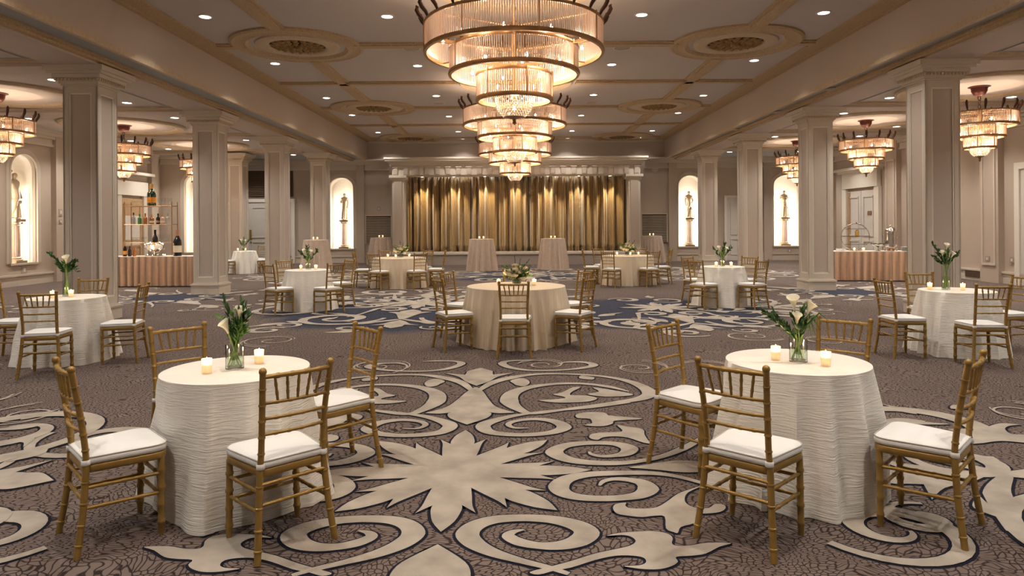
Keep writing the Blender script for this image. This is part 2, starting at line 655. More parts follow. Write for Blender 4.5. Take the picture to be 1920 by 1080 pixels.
def shape(pts, out=0.018):
    n = len(pts)
    ar = sum(pts[i][0] * pts[(i + 1) % n][1] - pts[(i + 1) % n][0] * pts[i][1] for i in range(n))
    if ar < 0:
        pts = pts[::-1]
    e = dz()
    FL.add([(x, y, Z_CREAM + e) for x, y in pts], [tuple(range(n))], 1)
    if out > 0:
        strip(list(pts) + [pts[0], pts[1]], 2 * out, Z_NAVY + e, 2)


def smooth_poly(ctrl, closed=True, k=4):
    """Catmull-Rom through control points; a third value 1 keeps a sharp corner"""
    n = len(ctrl)
    res = []
    rng = range(n) if closed else range(n - 1)
    for i in rng:
        p1, p2 = ctrl[i], ctrl[(i + 1) % n]
        p0 = ctrl[i - 1] if (closed or i > 0) else p1
        p3 = ctrl[(i + 2) % n] if (closed or i + 2 < n) else p2
        if len(p1) > 2:
            p0 = p1
        if len(p2) > 2:
            p3 = p2
        for j in range(k):
            t = j / k
            q = []
            for d in (0, 1):
                a, b, c, e = p0[d], p1[d], p2[d], p3[d]
                q.append(0.5 * (2 * b + (c - a) * t + (2 * a - 5 * b + 4 * c - e) * t * t + (3 * b - a - 3 * c + e) * t ** 3))
            res.append(tuple(q))
    if not closed:
        res.append(tuple(ctrl[-1][:2]))
    return res


def spiral_pts(c, R, r1, a0, turns, n=44, sq=1.0):
    pts = []
    for i in range(n + 1):
        t = i / n
        r = R + (r1 - R) * t ** 0.8
        a = a0 + turns * 2 * pi * t
        pts.append((c[0] + r * cos(a), c[1] + r * sin(a) * sq))
    return pts


def taper(n, w0, w1, w2, m=0.45):
    return [(w0 + (w1 - w0) * (t / m) if t < m else w1 + (w2 - w1) * ((t - m) / (1 - m)) ** 0.8) for t in [i / (n - 1) for i in range(n)]]


def motif(cx, cy, rot=0.0, axes=(0, 1, 2, 3), s=1.0, star=True, scrolls=True, out=0.018, fleur_only=False):
    def T(p, q=0, m=1):
        """local (t along axis q, s lateral, mirrored by m) to floor"""
        t, l = p[0] * s, p[1] * m * s
        a = rot + q * pi / 2
        return (cx + t * cos(a) - l * sin(a), cy + t * sin(a) + l * cos(a)) + tuple(p[2:])
    if star:
        pts = []
        prof = [(0, .88, 1), (4.5, .76), (8.0, .62), (8.8, .55, 1), (11.5, .60), (14.5, .67, 1), (14.6, .57), (17.5, .44), (22.5, .31, 1)]
        full = prof + [(45 - a, *r) for a, *r in prof[-2:0:-1]]
        for k in range(8):
            for a, *r in full:
                an = radians(a + 45 * k)
                pts.append((r[0] * cos(an), r[0] * sin(an)) + tuple(r[1:]))
        shape([T(p) for p in smooth_poly(pts, True, 3)], out)
    for q in axes:
        for m in () if fleur_only else (1, -1):
            # curl beside the star, its tail running out along the diagonal
            c = (1.03 * cos(radians(22)), 1.03 * sin(radians(22)))
            sp = spiral_pts((c[0], c[1] * 1.02), .30, .085, radians(75), 1.5, 46)
            tail = smooth_poly([(1.95, .93), (1.62, .80), (1.30, .735), (1.07, .69)], False, 5)
            pl = tail[:-1] + sp
            w = taper(len(pl), .035, .15, .015, .5)
            band([T(p, q, m) for p in pl], [x * s for x in w], out)
            # forked leaf on the diagonal
            lf = [(1.42, .66, 1), (1.58, .60), (1.78, .66), (2.02, .60), (2.10, .66, 1), (2.0, .74), (1.93, .80), (2.0, .95, 1), (1.84, .96),
                  (1.74, .90), (1.62, 1.02), (1.46, 1.10), (1.36, 1.05, 1), (1.47, 1.02), (1.56, .93), (1.58, .80)]
            if m == 1 or q % 2 == 0:
                shape([T(p, q, m) for p in smooth_poly(lf, True, 4)], out)
            if scrolls:
                sp = spiral_pts((2.14, 1.03), .74, .16, radians(-95), 1.62, 64)
                st = smooth_poly([(2.20, .02), (1.95, .10), (1.68, .22), (1.52, .42)], False, 5)
                if True:
                    band([T(p, q, m) for p in smooth_poly([(2.24, .03), (2.45, .25), (2.62, .52), (2.76, .80)], False, 6)],
                         [x * s for x in taper(19, .07, .15, .06)], out)
                    band([T(p, q, m) for p in sp], [x * s for x in taper(len(sp), .08, .21, .03, .55)], out)
                # leaves inside and on the scroll
                for (lx, ly, an, ln, wd) in ((2.28, 1.22, 200, .42, .16), (1.98, 1.36, 70, .36, .13), (2.36, .92, -60, .30, .10), (2.72, .62, 250, .30, .16), (1.60, 1.52, 150, .34, .14)):
                    a = radians(an)
                    lp = [(0, 0, 1), (.3, .5), (.7, .32), (1, 0, 1), (.62, -.08), (.45, -.42), (.2, -.3)]
                    lp = [((lx + (u * ln) * cos(a) - (v * wd) * sin(a)), (ly + (u * ln) * sin(a) + (v * wd) * cos(a))) + tuple(z) for u, v, *z in lp]
                    shape([T(p, q, m) for p in smooth_poly(lp, True, 3)], out)
        # fleur on the axis: drop, shoulders, waist, crown
        half = [(1.02, 0, 1), (1.20, .15), (1.33, .185), (1.38, .16, 1), (1.34, .25), (1.36, .38, 1), (1.55, .22), (1.80, .145), (2.05, .09), (2.20, .045), (2.27, 0)]
        fl = half + [(t, -l, *r) for t, l, *r in half[-2:0:-1]]
        shape([T(p, q) for p in smooth_poly(fl, True, 4)], out)
        half = [(2.33, 0, 1), (2.52, .12), (2.74, .21), (2.92, .38, 1), (2.83, .15, 1), (2.92, .14), (3.02, .13), (3.18, 0, 1)]
        fl = half + [(t, -l, *r) for t, l, *r in half[-2:0:-1]]
        shape([T(p, q) for p in smooth_poly(fl, True, 4)], out)
        for m in () if fleur_only else (1, -1):
            sp = spiral_pts((3.12, .62), .22, .05, radians(-120), 1.2, 26)
            band([T(p, q, m) for p in sp], [x * s for x in taper(len(sp), .03, .10, .02)], out)


# the near cartouche, drawn in metres about its own mirror axis (u from the axis, v = distance into the hall)
TR_BANDS = {
    'lower curl': [(0.632,3.115,0.03),(0.548,3.17,0.04),(0.417,3.238,0.05),(0.279,3.322,0.08),(0.181,3.422,0.11),(0.14,3.527,0.125),(0.181,3.629,0.11),(0.28,3.695,0.095),(0.434,3.713,0.085),(0.587,3.69,0.095),(0.709,3.621,0.12),(0.757,3.532,0.135),(0.705,3.44,0.12),(0.607,3.391,0.09),(0.501,3.392,0.07),(0.407,3.432,0.08),(0.352,3.497,0.07),(0.376,3.545,0.045),(0.432,3.569,0.012)],
    'right lower': [(1.568,4.163,0.04),(1.436,4.287,0.05),(1.31,4.353,0.06),(1.172,4.374,0.07),(1.011,4.371,0.08),(0.838,4.348,0.09),(0.709,4.275,0.11),(0.651,4.155,0.13),(0.675,4.052,0.11),(0.758,3.991,0.09),(0.885,3.968,0.08),(1.024,3.981,0.08),(1.127,4.022,0.1),(1.188,4.111,0.13),(1.17,4.206,0.1),(1.096,4.256,0.07),(1.006,4.27,0.05),(0.936,4.234,0.04),(0.9,4.163,0.015)],
    'right upper': [(1.785,5.083,0.05),(1.57,4.836,0.07),(1.378,4.67,0.06),(1.21,4.586,0.06),(1.057,4.555,0.08),(0.88,4.569,0.09),(0.737,4.638,0.11),(0.659,4.775,0.13),(0.724,4.901,0.1),(0.847,4.964,0.09),(0.989,4.978,0.08),(1.115,4.952,0.09),(1.196,4.859,0.13),(1.157,4.75,0.1),(1.068,4.7,0.06),(0.975,4.693,0.05),(0.918,4.733,0.04),(0.903,4.786,0.012)],
    'upper curl': [(1.406,6.106,0.05),(1.038,5.938,0.05),(0.723,5.849,0.05),(0.508,5.766,0.05),(0.315,5.654,0.08),(0.154,5.486,0.12),(0.137,5.359,0.12),(0.216,5.236,0.1),(0.433,5.178,0.08),(0.651,5.226,0.09),(0.77,5.364,0.12),(0.705,5.526,0.1),(0.553,5.597,0.07),(0.398,5.553,0.06),(0.331,5.456,0.05),(0.379,5.36,0.04),(0.49,5.351,0.012)],
    'big scroll': [(0.037,6.581,0.05),(0.154,6.894,0.1),(0.332,7.105,0.12),(0.615,7.273,0.07),(0.993,7.262,0.06),(1.351,7.116,0.07),(1.58,6.832,0.11),(1.657,6.454,0.15),(1.523,6.228,0.12),(1.243,6.08,0.07),(0.929,5.94,0.05),(0.553,5.765,0.06),(0.419,5.896,0.1),(0.332,6.164,0.17),(0.363,6.468,0.15),(0.527,6.696,0.11),(0.779,6.823,0.08),(1.046,6.831,0.07),(1.295,6.697,0.08),(1.47,6.494,0.02)],
    'top scroll': [(0.699,7.98,0.02),(0.555,8.016,0.06),(0.325,7.992,0.07),(0.234,7.842,0.1),(0.348,7.596,0.09),(0.582,7.46,0.06),(0.913,7.477,0.05),(1.158,7.59,0.09),(1.273,7.73,0.11),(1.188,7.882,0.08),(0.984,7.898,0.05),(0.864,7.792,0.015)],
}
TR_SHAPES = {
    'forked leaf': [(0.935,3.827),(0.959,3.887),(1.021,3.907),(1.01,3.866),(1.033,3.829),(1.116,3.824),(1.186,3.843),(1.262,3.924),(1.347,4.03),(1.434,4.096),(1.542,4.164),(1.414,4.051),(1.365,3.943),(1.368,3.87),(1.407,3.829),(1.474,3.828),(1.521,3.878),(1.569,3.867),(1.562,3.817),(1.514,3.769),(1.435,3.751),(1.379,3.751),(1.39,3.704),(1.339,3.632),(1.258,3.588),(1.226,3.52),(1.205,3.529),(1.176,3.572),(1.2,3.716),(1.146,3.727),(1.078,3.712),(1.008,3.729),(0.948,3.758)],
    'tailed leaf': [(0.855,3.492),(0.921,3.523),(1.015,3.538),(1.108,3.542),(1.171,3.512),(1.186,3.463),(1.169,3.407),(1.185,3.38),(1.252,3.382),(1.347,3.409),(1.464,3.403),(1.393,3.365),(1.309,3.298),(1.239,3.277),(1.158,3.266),(1.155,3.22),(1.117,3.179),(1.056,3.152),(0.988,3.151),(0.922,3.168),(0.897,3.182),(0.967,3.188),(1.003,3.215),(1.001,3.258),(0.955,3.28),(0.87,3.281),(0.766,3.24),(0.648,3.171),(0.57,3.145),(0.494,3.109),(0.454,3.133),(0.545,3.179),(0.653,3.234),(0.773,3.305),(0.88,3.349),(0.959,3.386),(0.993,3.433),(0.975,3.482),(0.932,3.499)],
    'small fork': [(0.939,5.118),(0.969,5.189),(1.064,5.224),(1.179,5.233),(1.214,5.277),(1.194,5.414),(1.258,5.373),(1.344,5.332),(1.379,5.274),(1.364,5.163),(1.369,4.987),(1.402,4.936),(1.323,4.971),(1.224,5.094),(1.118,5.125),(1.037,5.098),(0.997,5.046),(0.955,5.065)],
    'side leaf': [(0.936,5.419),(1.008,5.478),(0.997,5.604),(0.914,5.684),(1.054,5.725),(1.219,5.664),(1.426,5.586),(1.203,5.557),(1.165,5.455),(1.085,5.388),(0.992,5.39)],
    'side petal': [(1.132,4.47),(1.247,4.515),(1.366,4.569),(1.511,4.594),(1.642,4.563),(1.726,4.478),(1.594,4.387),(1.458,4.376),(1.324,4.418),(1.215,4.447)],
    'inner leaf': [(1.063,6.402),(1.184,6.501),(1.143,6.665),(1.325,6.546),(1.486,6.391),(1.41,6.327),(1.209,6.306)],
    'inner comma': [(0.738,6.398),(0.826,6.476),(0.944,6.67),(1.022,6.668),(0.93,6.508),(0.902,6.373),(1.049,6.35),(1.137,6.257),(1.06,6.146),(0.897,6.107),(0.738,6.111),(0.597,6.188),(0.728,6.216),(0.845,6.264),(0.817,6.33)],
    'outer leaf': [(0.333,6.968),(0.425,7.085),(0.498,7.043),(0.531,6.884),(0.476,6.734),(0.397,6.774),(0.37,6.85)],
    'ring leaf': [(1.081,7.191),(1.202,7.104),(1.172,6.999),(1.05,7.067)],
    'low fork': [(0.895,5.72),(0.991,5.788),(1.139,5.768),(1.184,5.66),(1.419,5.577),(1.195,5.532),(1.107,5.412),(1.011,5.438),(0.999,5.587),(0.9,5.615)],
}


def near_cartouche(ax):
    for m in (1, -1):
        for nm, pts in TR_BANDS.items():
            ctr = [(ax + m * u, v, w) for u, v, w in pts]
            xy = smooth_poly([p[:2] for p in ctr], False, 5)
            n = len(xy)
            ws = []
            for i in range(n):
                t = i / 5
                k = min(int(t), len(ctr) - 2)
                ws.append(ctr[k][2] + (ctr[k + 1][2] - ctr[k][2]) * (t - k))
            band(xy, ws, 0.016)
        for nm, pts in TR_SHAPES.items():
            shape(smooth_poly([(ax + m * u, v) for u, v in pts], True, 3), 0.014)


motif(-0.40, 4.43, axes=())
near_cartouche(-0.40)
for q in (1, 3):
    motif(-0.40, 4.43, axes=(q,), star=False, scrolls=False, fleur_only=True)
motif(-1.95, 14.0, axes=(0, 1, 2, 3), s=1.08, out=0.012)
motif(2.75, 13.0, rot=radians(2), s=0.92, axes=(0, 3), out=0.012)
motif(-7.9, 15.4, rot=radians(45), s=.9, out=0.01, scrolls=False, star=False)
motif(7.6, 15.7, rot=radians(45), s=.9, out=0.01, scrolls=False, star=False)
motif(-5.4, 21.6, out=0.0)
motif(0.4, 22.0, out=0.0)
motif(5.8, 21.8, out=0.0)
motif(-6.1, 4.3, axes=(0,), star=False)
motif(5.3, 4.3, axes=(2,), star=False)
for m in (1, -1):
    for (u, v, R, a0, tn) in ((2.35, 3.55, .42, 200, 1.4), (2.75, 5.15, .50, 20, -1.4), (3.35, 4.55, .34, 120, 1.3)):
        sp = [(-.4 + m * (u + x), y) for x, y in spiral_pts((0, v), R, .08, radians(a0), tn, 44)]
        band(sp, taper(len(sp), .05, .15, .02, .5), .016)

# curls and leaves that fill the blue cartouches
rc = random.Random(3)
for (X, Y, RR, cnt) in ((-1.9, 12.6, 2.9, 26), (2.5, 12.4, 2.5, 26), (0.3, 11.6, 1.2, 6), (0.2, 15.5, 2.0, 12)):
    for k in range(cnt):
        a, r = rc.uniform(0, 6.28), RR * sqrt(rc.uniform(.15, 1))
        x, y = X + r * cos(a), Y + r * sin(a)
        if k % 2:
            sp = spiral_pts((x, y), rc.uniform(.25, .48), .08, rc.uniform(0, 6.3), rc.choice((-1.3, 1.3)), 34)
            band(sp, taper(len(sp), .04, rc.uniform(.10, .17), .02), .01)
        else:
            an, ln, wd = rc.uniform(0, 6.28), rc.uniform(.4, .8), rc.uniform(.16, .3)
            lp = [(0, 0, 1), (.3, .5), (.7, .32), (1, 0, 1), (.62, -.08), (.45, -.42), (.2, -.3)]
            shape(smooth_poly([(x + u * ln * cos(an) - v * wd * sin(an), y + u * ln * sin(an) + v * wd * cos(an)) + tuple(q) for u, v, *q in lp], True, 3), .01)
# thin line curls in the plain ground
for (x, y, R) in [(1.35, 7.55, .38), (2.15, 7.6, .33), (-1.6, 7.7, .42), (-2.7, 7.4, .36), (.3, 7.75, .3), (3.3, 9.6, .45), (4.2, 9.2, .4), (3.0, 8.2, .4), (-3.4, 9.5, .5), (4.9, 6.2, .4), (5.6, 6.6, .45),
                  (4.2, 5.7, .35), (-4.2, 5.8, .4), (-5.2, 6.3, .45), (-6.3, 7.6, .4), (6.6, 7.4, .4), (-6.6, 11.0, .5), (6.3, 11.2, .5), (5.4, 12.0, .4), (-5.9, 13.2, .4), (-9.6, 17.5, .5), (9.2, 17.4, .5)]:
    sp = spiral_pts((x, y), R, .06, rc.uniform(0, 6.3), rc.choice((-1.5, 1.5)), 34)
    strip(sp, 0.022, Z_CREAM + dz(), 1)
    strip([(px * .999 + .02, py + .07) for px, py in sp[:18]], 0.014, Z_CREAM + dz(), 1)
floor = struct('floor', FL, ['field', 'cream', 'navyline'], 'taupe patterned carpet with cream scrolls, a star and navy outlines')

# ------------------------------------------------------------------ ceilings, beams
mb = MB().box(NX0, NX1, YF, YB, ZC, ZC + .1)
struct('ceiling', mb, 'ceil', 'flat upper ceiling over the central hall')
for side, sx, x0, xw in (('left', -1, NX0, XL), ('right', 1, NX1, XR)):
    mb = MB().box(x0 + sx * .06, xw + sx * .3, YF, YB, ZS, ZS + .1)
    c = struct('ceiling_' + side, mb, 'soffit', 'lower flat ceiling over the %s aisle' % side)
    # cove: fascia between the two ceilings, with mouldings
    mb = MB().box(x0, x0 + sx * .12, YF, YB, ZS - .01, ZC)
    struct('wall_fascia_' + side, mb, 'fascia', 'smooth beam fascia along the %s edge of the upper ceiling' % side)
    n = 1
    t = MB()
    t.box(x0, x0 - sx * .10, YF, YB, ZC - .05, ZC)
    t.box(x0 - sx * .10, x0 - sx * .42, YF, YB, ZC - .035, ZC)
    struct('trim_cornice_' + side, t, 'gilt', 'gilded ornamental band along the %s edge of the upper ceiling' % side)
    t = MB()
    t.box(x0 - sx * .004, x0 + sx * .07, YF, YB, ZS - .05, ZS + .04)
    struct('trim_edge_' + side, t, 'giltpale', 'pale gilt bead along the lower edge of the %s beam fascia' % side)
    cxn = COLX[0] if sx < 0 else COLX[1]
    t = MB().box(cxn - .40, cxn + .40, YF, YB, ZS - .115, ZS)
    struct('trim_lintel_' + side, t, 'fascia', 'flat beam running over the %s row of columns' % side)
    for e in (-1, 1):
        t = MB()
        xe = cxn + e * .40
        t.box(xe, xe + e * .17, YF, YB, ZS - .045, ZS)
        t.box(xe, xe + e * .09, YF, YB, ZS - .085, ZS)
        struct('trim_band_' + side, t, 'gilt', 'gilded band along one edge of the %s column beam' % side)
    # aisle cross ribs at the columns
    for i, y in enumerate((2.57, 7.19) + COLY):
        t = MB()
        a, b2 = cxn + sx * .57, xw
        t.box(a, b2, y - .30, y + .30, ZS - .10, ZS)
        t.box(a, b2, y - .46, y - .30, ZS - .05, ZS, 1)
        t.box(a, b2, y + .30, y + .46, ZS - .05, ZS, 1)
        struct('trim_rib_' + side, t, ['fascia', 'giltpale'], 'flat cross rib of the %s aisle ceiling, %s from the viewer' % (side, NTH[i]))
    # flat ceiling panels of the aisle, a shade lighter
    for i in range(5):
        y0 = 2.57 + 4.62 * i + .56
        t = MB().box(cxn + sx * .80, xw - sx * .25, y0, y0 + 4.62 - 1.12, ZS - .012, ZS)
        struct('trim_panel_' + side, t, 'ceil', 'plain panel of the %s aisle ceiling, %s from the viewer' % (side, NTH[i]))

RIBX = 4.36
CHY = (9.97, 17.22, 24.47)
MEDY = (13.60, 20.85, 28.10)


def rib_along_y(x, y0, y1, label):
    t = MB()
    t.box(x - .17, x + .17, y0, y1, ZC - .03, ZC)
    t.box(x - .10, x + .10, y0, y1, ZC - .055, ZC)
    struct('trim_rib', t, 'gilt', label)


def rib_along_x(y, x0, x1, label):
    t = MB()
    t.box(x0, x1, y - .17, y + .17, ZC - .03, ZC)
    t.box(x0, x1, y - .10, y + .10, ZC - .055, ZC)
    struct('trim_rib', t, 'gilt', label)


for sx, nm in ((-1, 'left'), (1, 'right')):
    for i, (y0, y1) in enumerate(((-6.0, 12.42), (14.78, 19.67), (22.03, 26.92))):
        rib_along_y(sx * RIBX + .04, y0, y1, 'gilded lengthwise ceiling rib, %s side, %s stretch from the viewer' % (nm, NTH[i]))
for i, y in enumerate(CHY):
    for sx, nm in ((-1, 'left'), (1, 'right')):
        rib_along_x(y, sx * 1.5 + .04, (NX0 if sx < 0 else NX1) - sx * .4, 'gilded cross rib %s of the chandelier rose, %s row' % (nm, NTH[i]))
for i, y in enumerate(MEDY):
    rib_along_x(y, -RIBX + 1.18, RIBX - 1.1, 'gilded cross rib between two gold medallions, %s row' % NTH[i])
    for sx, nm in ((-1, 'left'), (1, 'right')):
        rib_along_x(y, sx * (RIBX + 1.2) + .04, (NX0 if sx < 0 else NX1) - sx * .4, 'short gilded rib between medallion and %s beam, %s row' % (nm, NTH[i]))

# ------------------------------------------------------------------ walls
NICHE_W, NICHE_SILL, NICHE_SPR, NICHE_RISE = 0.51, 0.62, 3.22, 0.43


def arch(hw, n=14):
    """outline of a niche opening in (u, z), from right foot over the arch to left foot"""
    pts = [(hw, NICHE_SILL)]
    for i in range(n + 1):
        a = pi * i / n
        pts.append((hw * cos(a), NICHE_SPR + NICHE_RISE * sin(a)))
    pts.append((-hw, NICHE_SILL))
    return pts


def niche_wall(mb, u0, u1, zt, niches, P, thick=.12):
    """wall slab from u0 to u1 with arched openings; P(u, d, z) maps to the room (d = depth into the wall)"""
    def slab(a, b, z0, z1):
        vs = [P(a, 0, z0), P(b, 0, z0), P(b, thick, z0), P(a, thick, z0), P(a, 0, z1), P(b, 0, z1), P(b, thick, z1), P(a, thick, z1)]
        mb.add(vs, [(0, 3, 2, 1), (4, 5, 6, 7), (0, 1, 5, 4), (1, 2, 6, 5), (2, 3, 7, 6), (3, 0, 4, 7)])
    cur = u0
    for (c, hw) in sorted(niches):
        slab(cur, c - hw, 0, zt)
        slab(c - hw, c + hw, 0, NICHE_SILL)
        A = arch(hw)[1:-1]
        for i in range(len(A) - 1):
            (ua, za), (ub, zb) = A[i], A[i + 1]
            vs = [P(c + ua, 0, za), P(c + ub, 0, zb), P(c + ub, 0, zt), P(c + ua, 0, zt), P(c + ua, thick, za), P(c + ub, thick, zb), P(c + ub, thick, zt), P(c + ua, thick, zt)]
            mb.add(vs, [(0, 1, 2, 3), (7, 6, 5, 4), (0, 4, 5, 1), (3, 2, 6, 7)])
        cur = c + hw
    slab(cur, u1, 0, zt)


def niche(c, hw, P, label, depth=.62, power=P_NICHE):
    A = arch(hw)
    n = len(A)
    m = MB()
    m.add([P(c + u, .12, z) for u, z in A] + [P(c + u, depth, z) for u, z in A], [(i, i + 1, n + i + 1, n + i) for i in range(n - 1)] + [tuple(range(n, 2 * n))] + [(0, n, 2 * n - 1, n - 1)])
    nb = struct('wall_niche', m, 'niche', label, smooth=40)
    # moulded frame, proud of the wall
    for w0, w1, pr, nm in ((0.0, .05, .05, 'niche_bead'), (.05, .15, .03, 'niche_frame')):
        f = MB()
        def off(i, w):
            u, z = A[i]
            if i == 0:
                return (u + w, z)
            if i == n - 1:
                return (u - w, z)
            a = pi * (i - 1) / (n - 3)
            return (u + w * cos(a), z + w * sin(a))
        for i in range(n - 1):
            p = [off(i, w0), off(i + 1, w0), off(i + 1, w1), off(i, w1)]
            vs = [P(c + u, -pr, z) for u, z in p] + [P(c + u, 0.02, z) for u, z in p]
            f.add(vs, [(0, 1, 2, 3), (7, 6, 5, 4), (0, 4, 5, 1), (1, 5, 6, 2), (2, 6, 7, 3), (3, 7, 4, 0)])
        o = f.build(nm, 'moulding', nb)
    f = MB()
    q = [P(c - hw - .03, -.05, NICHE_SILL - .05), P(c + hw + .03, -.05, NICHE_SILL - .05), P(c + hw + .03, .12, NICHE_SILL - .05), P(c - hw - .03, .12, NICHE_SILL - .05)]
    q += [tuple(a + b for a, b in zip(p, (0, 0, .05))) for p in q]
    f.add(q, [(0, 3, 2, 1), (4, 5, 6, 7), (0, 1, 5, 4), (1, 2, 6, 5), (2, 3, 7, 6), (3, 0, 4, 7)])
    f.build('niche_sill', 'moulding', nb)
    # strip lamps tucked behind the two jambs
    for s in (-1, 1):
        a = Vector(P(c + s * (hw - .05), .15, 1.75))
        t = Vector(P(c, depth - .05, 1.75))
        o = lamp('AREA', a, power, (1.0, .90, .76), shape=(.05, 2.0), name='niche_lamp')
        d = (t - a).normalized()
        o.rotation_euler = d.to_track_quat('-Z', 'Y').to_euler()
    return nb


PB = lambda y: (lambda u, d, z: (u, y + d, z))                 # wall facing the viewer
PL = lambda x: (lambda u, d, z: (x - d, u, z))                 # left wall, facing right
PR = lambda x: (lambda u, d, z: (x + d, u, z))

# stage-end wall
mb = MB()
niche_wall(mb, XL, XR + .3, ZC, [(-7.45, NICHE_W), (7.47, NICHE_W), (11.66, .63)], PB(YB))
struct('wall_back', mb, 'wall', 'beige stage-end wall with arched niches')
niche(-7.45, NICHE_W, PB(YB), 'lit arched niche left of the stage')
niche(7.47, NICHE_W, PB(YB), 'lit arched niche right of the stage')
niche(11.66, .63, PB(YB), 'lit arched niche at the end of the right aisle', power=P_NICHE * 1.2)
# left wall with a niche, and the return wall of the left aisle
mb = MB()
niche_wall(mb, YF, YB + .3, ZC, [(19.0, NICHE_W)], PL(XL))
struct('wall_left', mb, 'wall', 'beige left wall of the side aisle with one arched niche')
niche(19.0, NICHE_W, PL(XL), 'lit arched niche in the left wall beside the column')
mb = MB()
niche_wall(mb, XL, -10.72, ZS, [(-12.05, .60)], PB(26.1))
struct('wall_aisle_end', mb, 'wall', 'beige wall closing the left aisle behind the bar')
niche(-12.05, .60, PB(26.1), 'lit arched niche behind the bar, half hidden by the column')
mb = MB()
mb.box(XR, XR + .2, YF, YB + .3, 0, ZC)
struct('wall_right', mb, 'wall', 'beige right wall of the side aisle')
mb = MB().box(XL, XR, YF - .2, YF, 0, ZC)
struct('wall_front', mb, 'wall', 'plain beige wall behind the viewer')

# baseboards and crown cornices
mb = MB()
for a, b2 in ((XL, -5.2), (5.3, XR)):
    mb.box(a, b2, YB - .05, YB, 0, .26)
    mb.box(a, b2, YB - .08, YB, .26, .31)
struct('baseboard_back', mb, 'moulding', 'tall moulded baseboard of the stage-end wall')
mb = MB().box(XL, XL + .05, YF, 26.1, 0, .26).box(XL, XL + .08, YF, 26.1, .26, .31)
struct('baseboard_left', mb, 'moulding', 'tall moulded baseboard of the left wall')
mb = MB().box(XR - .05, XR, YF, YB, 0, .26).box(XR - .08, XR, YF, YB, .26, .31)
struct('baseboard_right', mb, 'moulding', 'tall moulded baseboard of the right wall')
mb = MB().box(XL, -10.72, 26.05, 26.1, 0, .26).box(XL, -10.72, 26.02, 26.1, .26, .31)
struct('baseboard_aisle_end', mb, 'moulding', 'moulded baseboard behind the bar')


def crown(name, x0, x1, y0, y1, z, out, label):
    """stepped cornice; out = (dx, dy) towards the room"""
    t = MB()
    for k, (w, za, zb) in enumerate(((.10, z - .46, z - .38), (.06, z - .38, z - .24), (.14, z - .24, z - .16), (.22, z - .16, z - .07), (.30, z - .07, z))):
        if out[0]:
            t.box(x0, x0 + out[0] * w, y0, y1, za, zb)
        else:
            t.box(x0, x1, y0, y0 + out[1] * w, za, zb)
    struct(name, t, 'moulding', label)


crown('trim_crown_left', XL, XL, YF, 26.1, ZS, (1, 0), 'stepped crown moulding at the top of the left wall')
crown('trim_crown_right', XR, XR, YF, YB, ZS, (-1, 0), 'stepped crown moulding at the top of the right wall')
crown('trim_crown_back', XL, -5.4, YB, YB, ZS, (0, -1), 'stepped crown moulding left of the stage')
crown('trim_crown_back', 5.5, XR, YB, YB, ZS, (0, -1), 'stepped crown moulding right of the stage')
crown('trim_crown_aisle_end', XL, -10.72, 26.1, 26.1, ZS, (0, -1), 'stepped crown moulding above the niche behind the bar')
mb = MB().box(NX0, NX1, YB - .02, YB + .1, ZS, ZC)
struct('wall_fascia_back', mb, 'fascia', 'smooth beam fascia over the stage')
mb = MB().box(NX0, NX1, YB - .22, YB - .02, ZC - .05, ZC)
mb.box(NX0, NX1, YB - .12, YB - .02, ZC - .12, ZC)
struct('trim_cornice_back', mb, 'moulding', 'cornice where the upper ceiling meets the stage fascia')


def pilaster(x0, x1, y0, y1, label, zt=ZS):
    t = MB()
    t.box(x0, x1, y0, y1, 0, zt - .05)
    struct('trim_pilaster', t, 'wall', label)


def frame_on(P, u0, u1, z0, z1, w=.05, pr=.03, name='trim_panel_moulding', label=None, m='moulding'):
    t = MB()
    def bx(a, b2, c, d):
        vs = [P(a, -pr, c), P(b2, -pr, c), P(b2, .0, c), P(a, .0, c), P(a, -pr, d), P(b2, -pr, d), P(b2, .0, d), P(a, .0, d)]
        t.add(vs, [(0, 3, 2, 1), (4, 5, 6, 7), (0, 1, 5, 4), (1, 2, 6, 5), (2, 3, 7, 6), (3, 0, 4, 7)])
    bx(u0, u1, z0, z0 + w)
    bx(u0, u1, z1 - w, z1)
    bx(u0, u0 + w, z0 + w, z1 - w)
    bx(u1 - w, u1, z0 + w, z1 - w)
    return struct(name, t, m, label)


for i, (y, w) in enumerate(((17.95, .35), (22.65, .35), (27.2, .35), (13.4, .35), (9.0, .35))):
    pilaster(XR - .16, XR, y - w, y + w, 'flat pilaster on the right wall, %s' % ('beside the far table', 'between door and column', 'next to the corner niche', 'near the viewer', 'outside the picture')[i])
    frame_on(PR(XR - .16), y - w + .09, y + w - .09, .45, ZS - .75, label='raised moulding on the right wall pilaster, %s' % ('beside the far table', 'between door and column', 'next to the corner niche', 'near the viewer', 'outside the picture')[i])
for i, (y, w) in enumerate(((20.45, .32), (25.75, .33), (17.2, .3), (22.6, .3))):
    pilaster(XL, XL + .16, y - w, y + w, 'flat pilaster on the left wall, %s' % ('right of the niche', 'in the corner behind the bar', 'left of the niche', 'behind the bar')[i])
for x, nm in ((-6.62, 'left of the left vent'), (-5.12, 'against the stage on the left'), (6.7, 'right of the right vent'), (5.2, 'against the stage on the right'), (-8.35, 'left of the niche'), (8.35, 'right of the niche'), (10.75, 'left of the aisle niche')):
    pilaster(x - .17, x + .17, YB - .13, YB, 'flat pilaster on the stage-end wall, ' + nm)


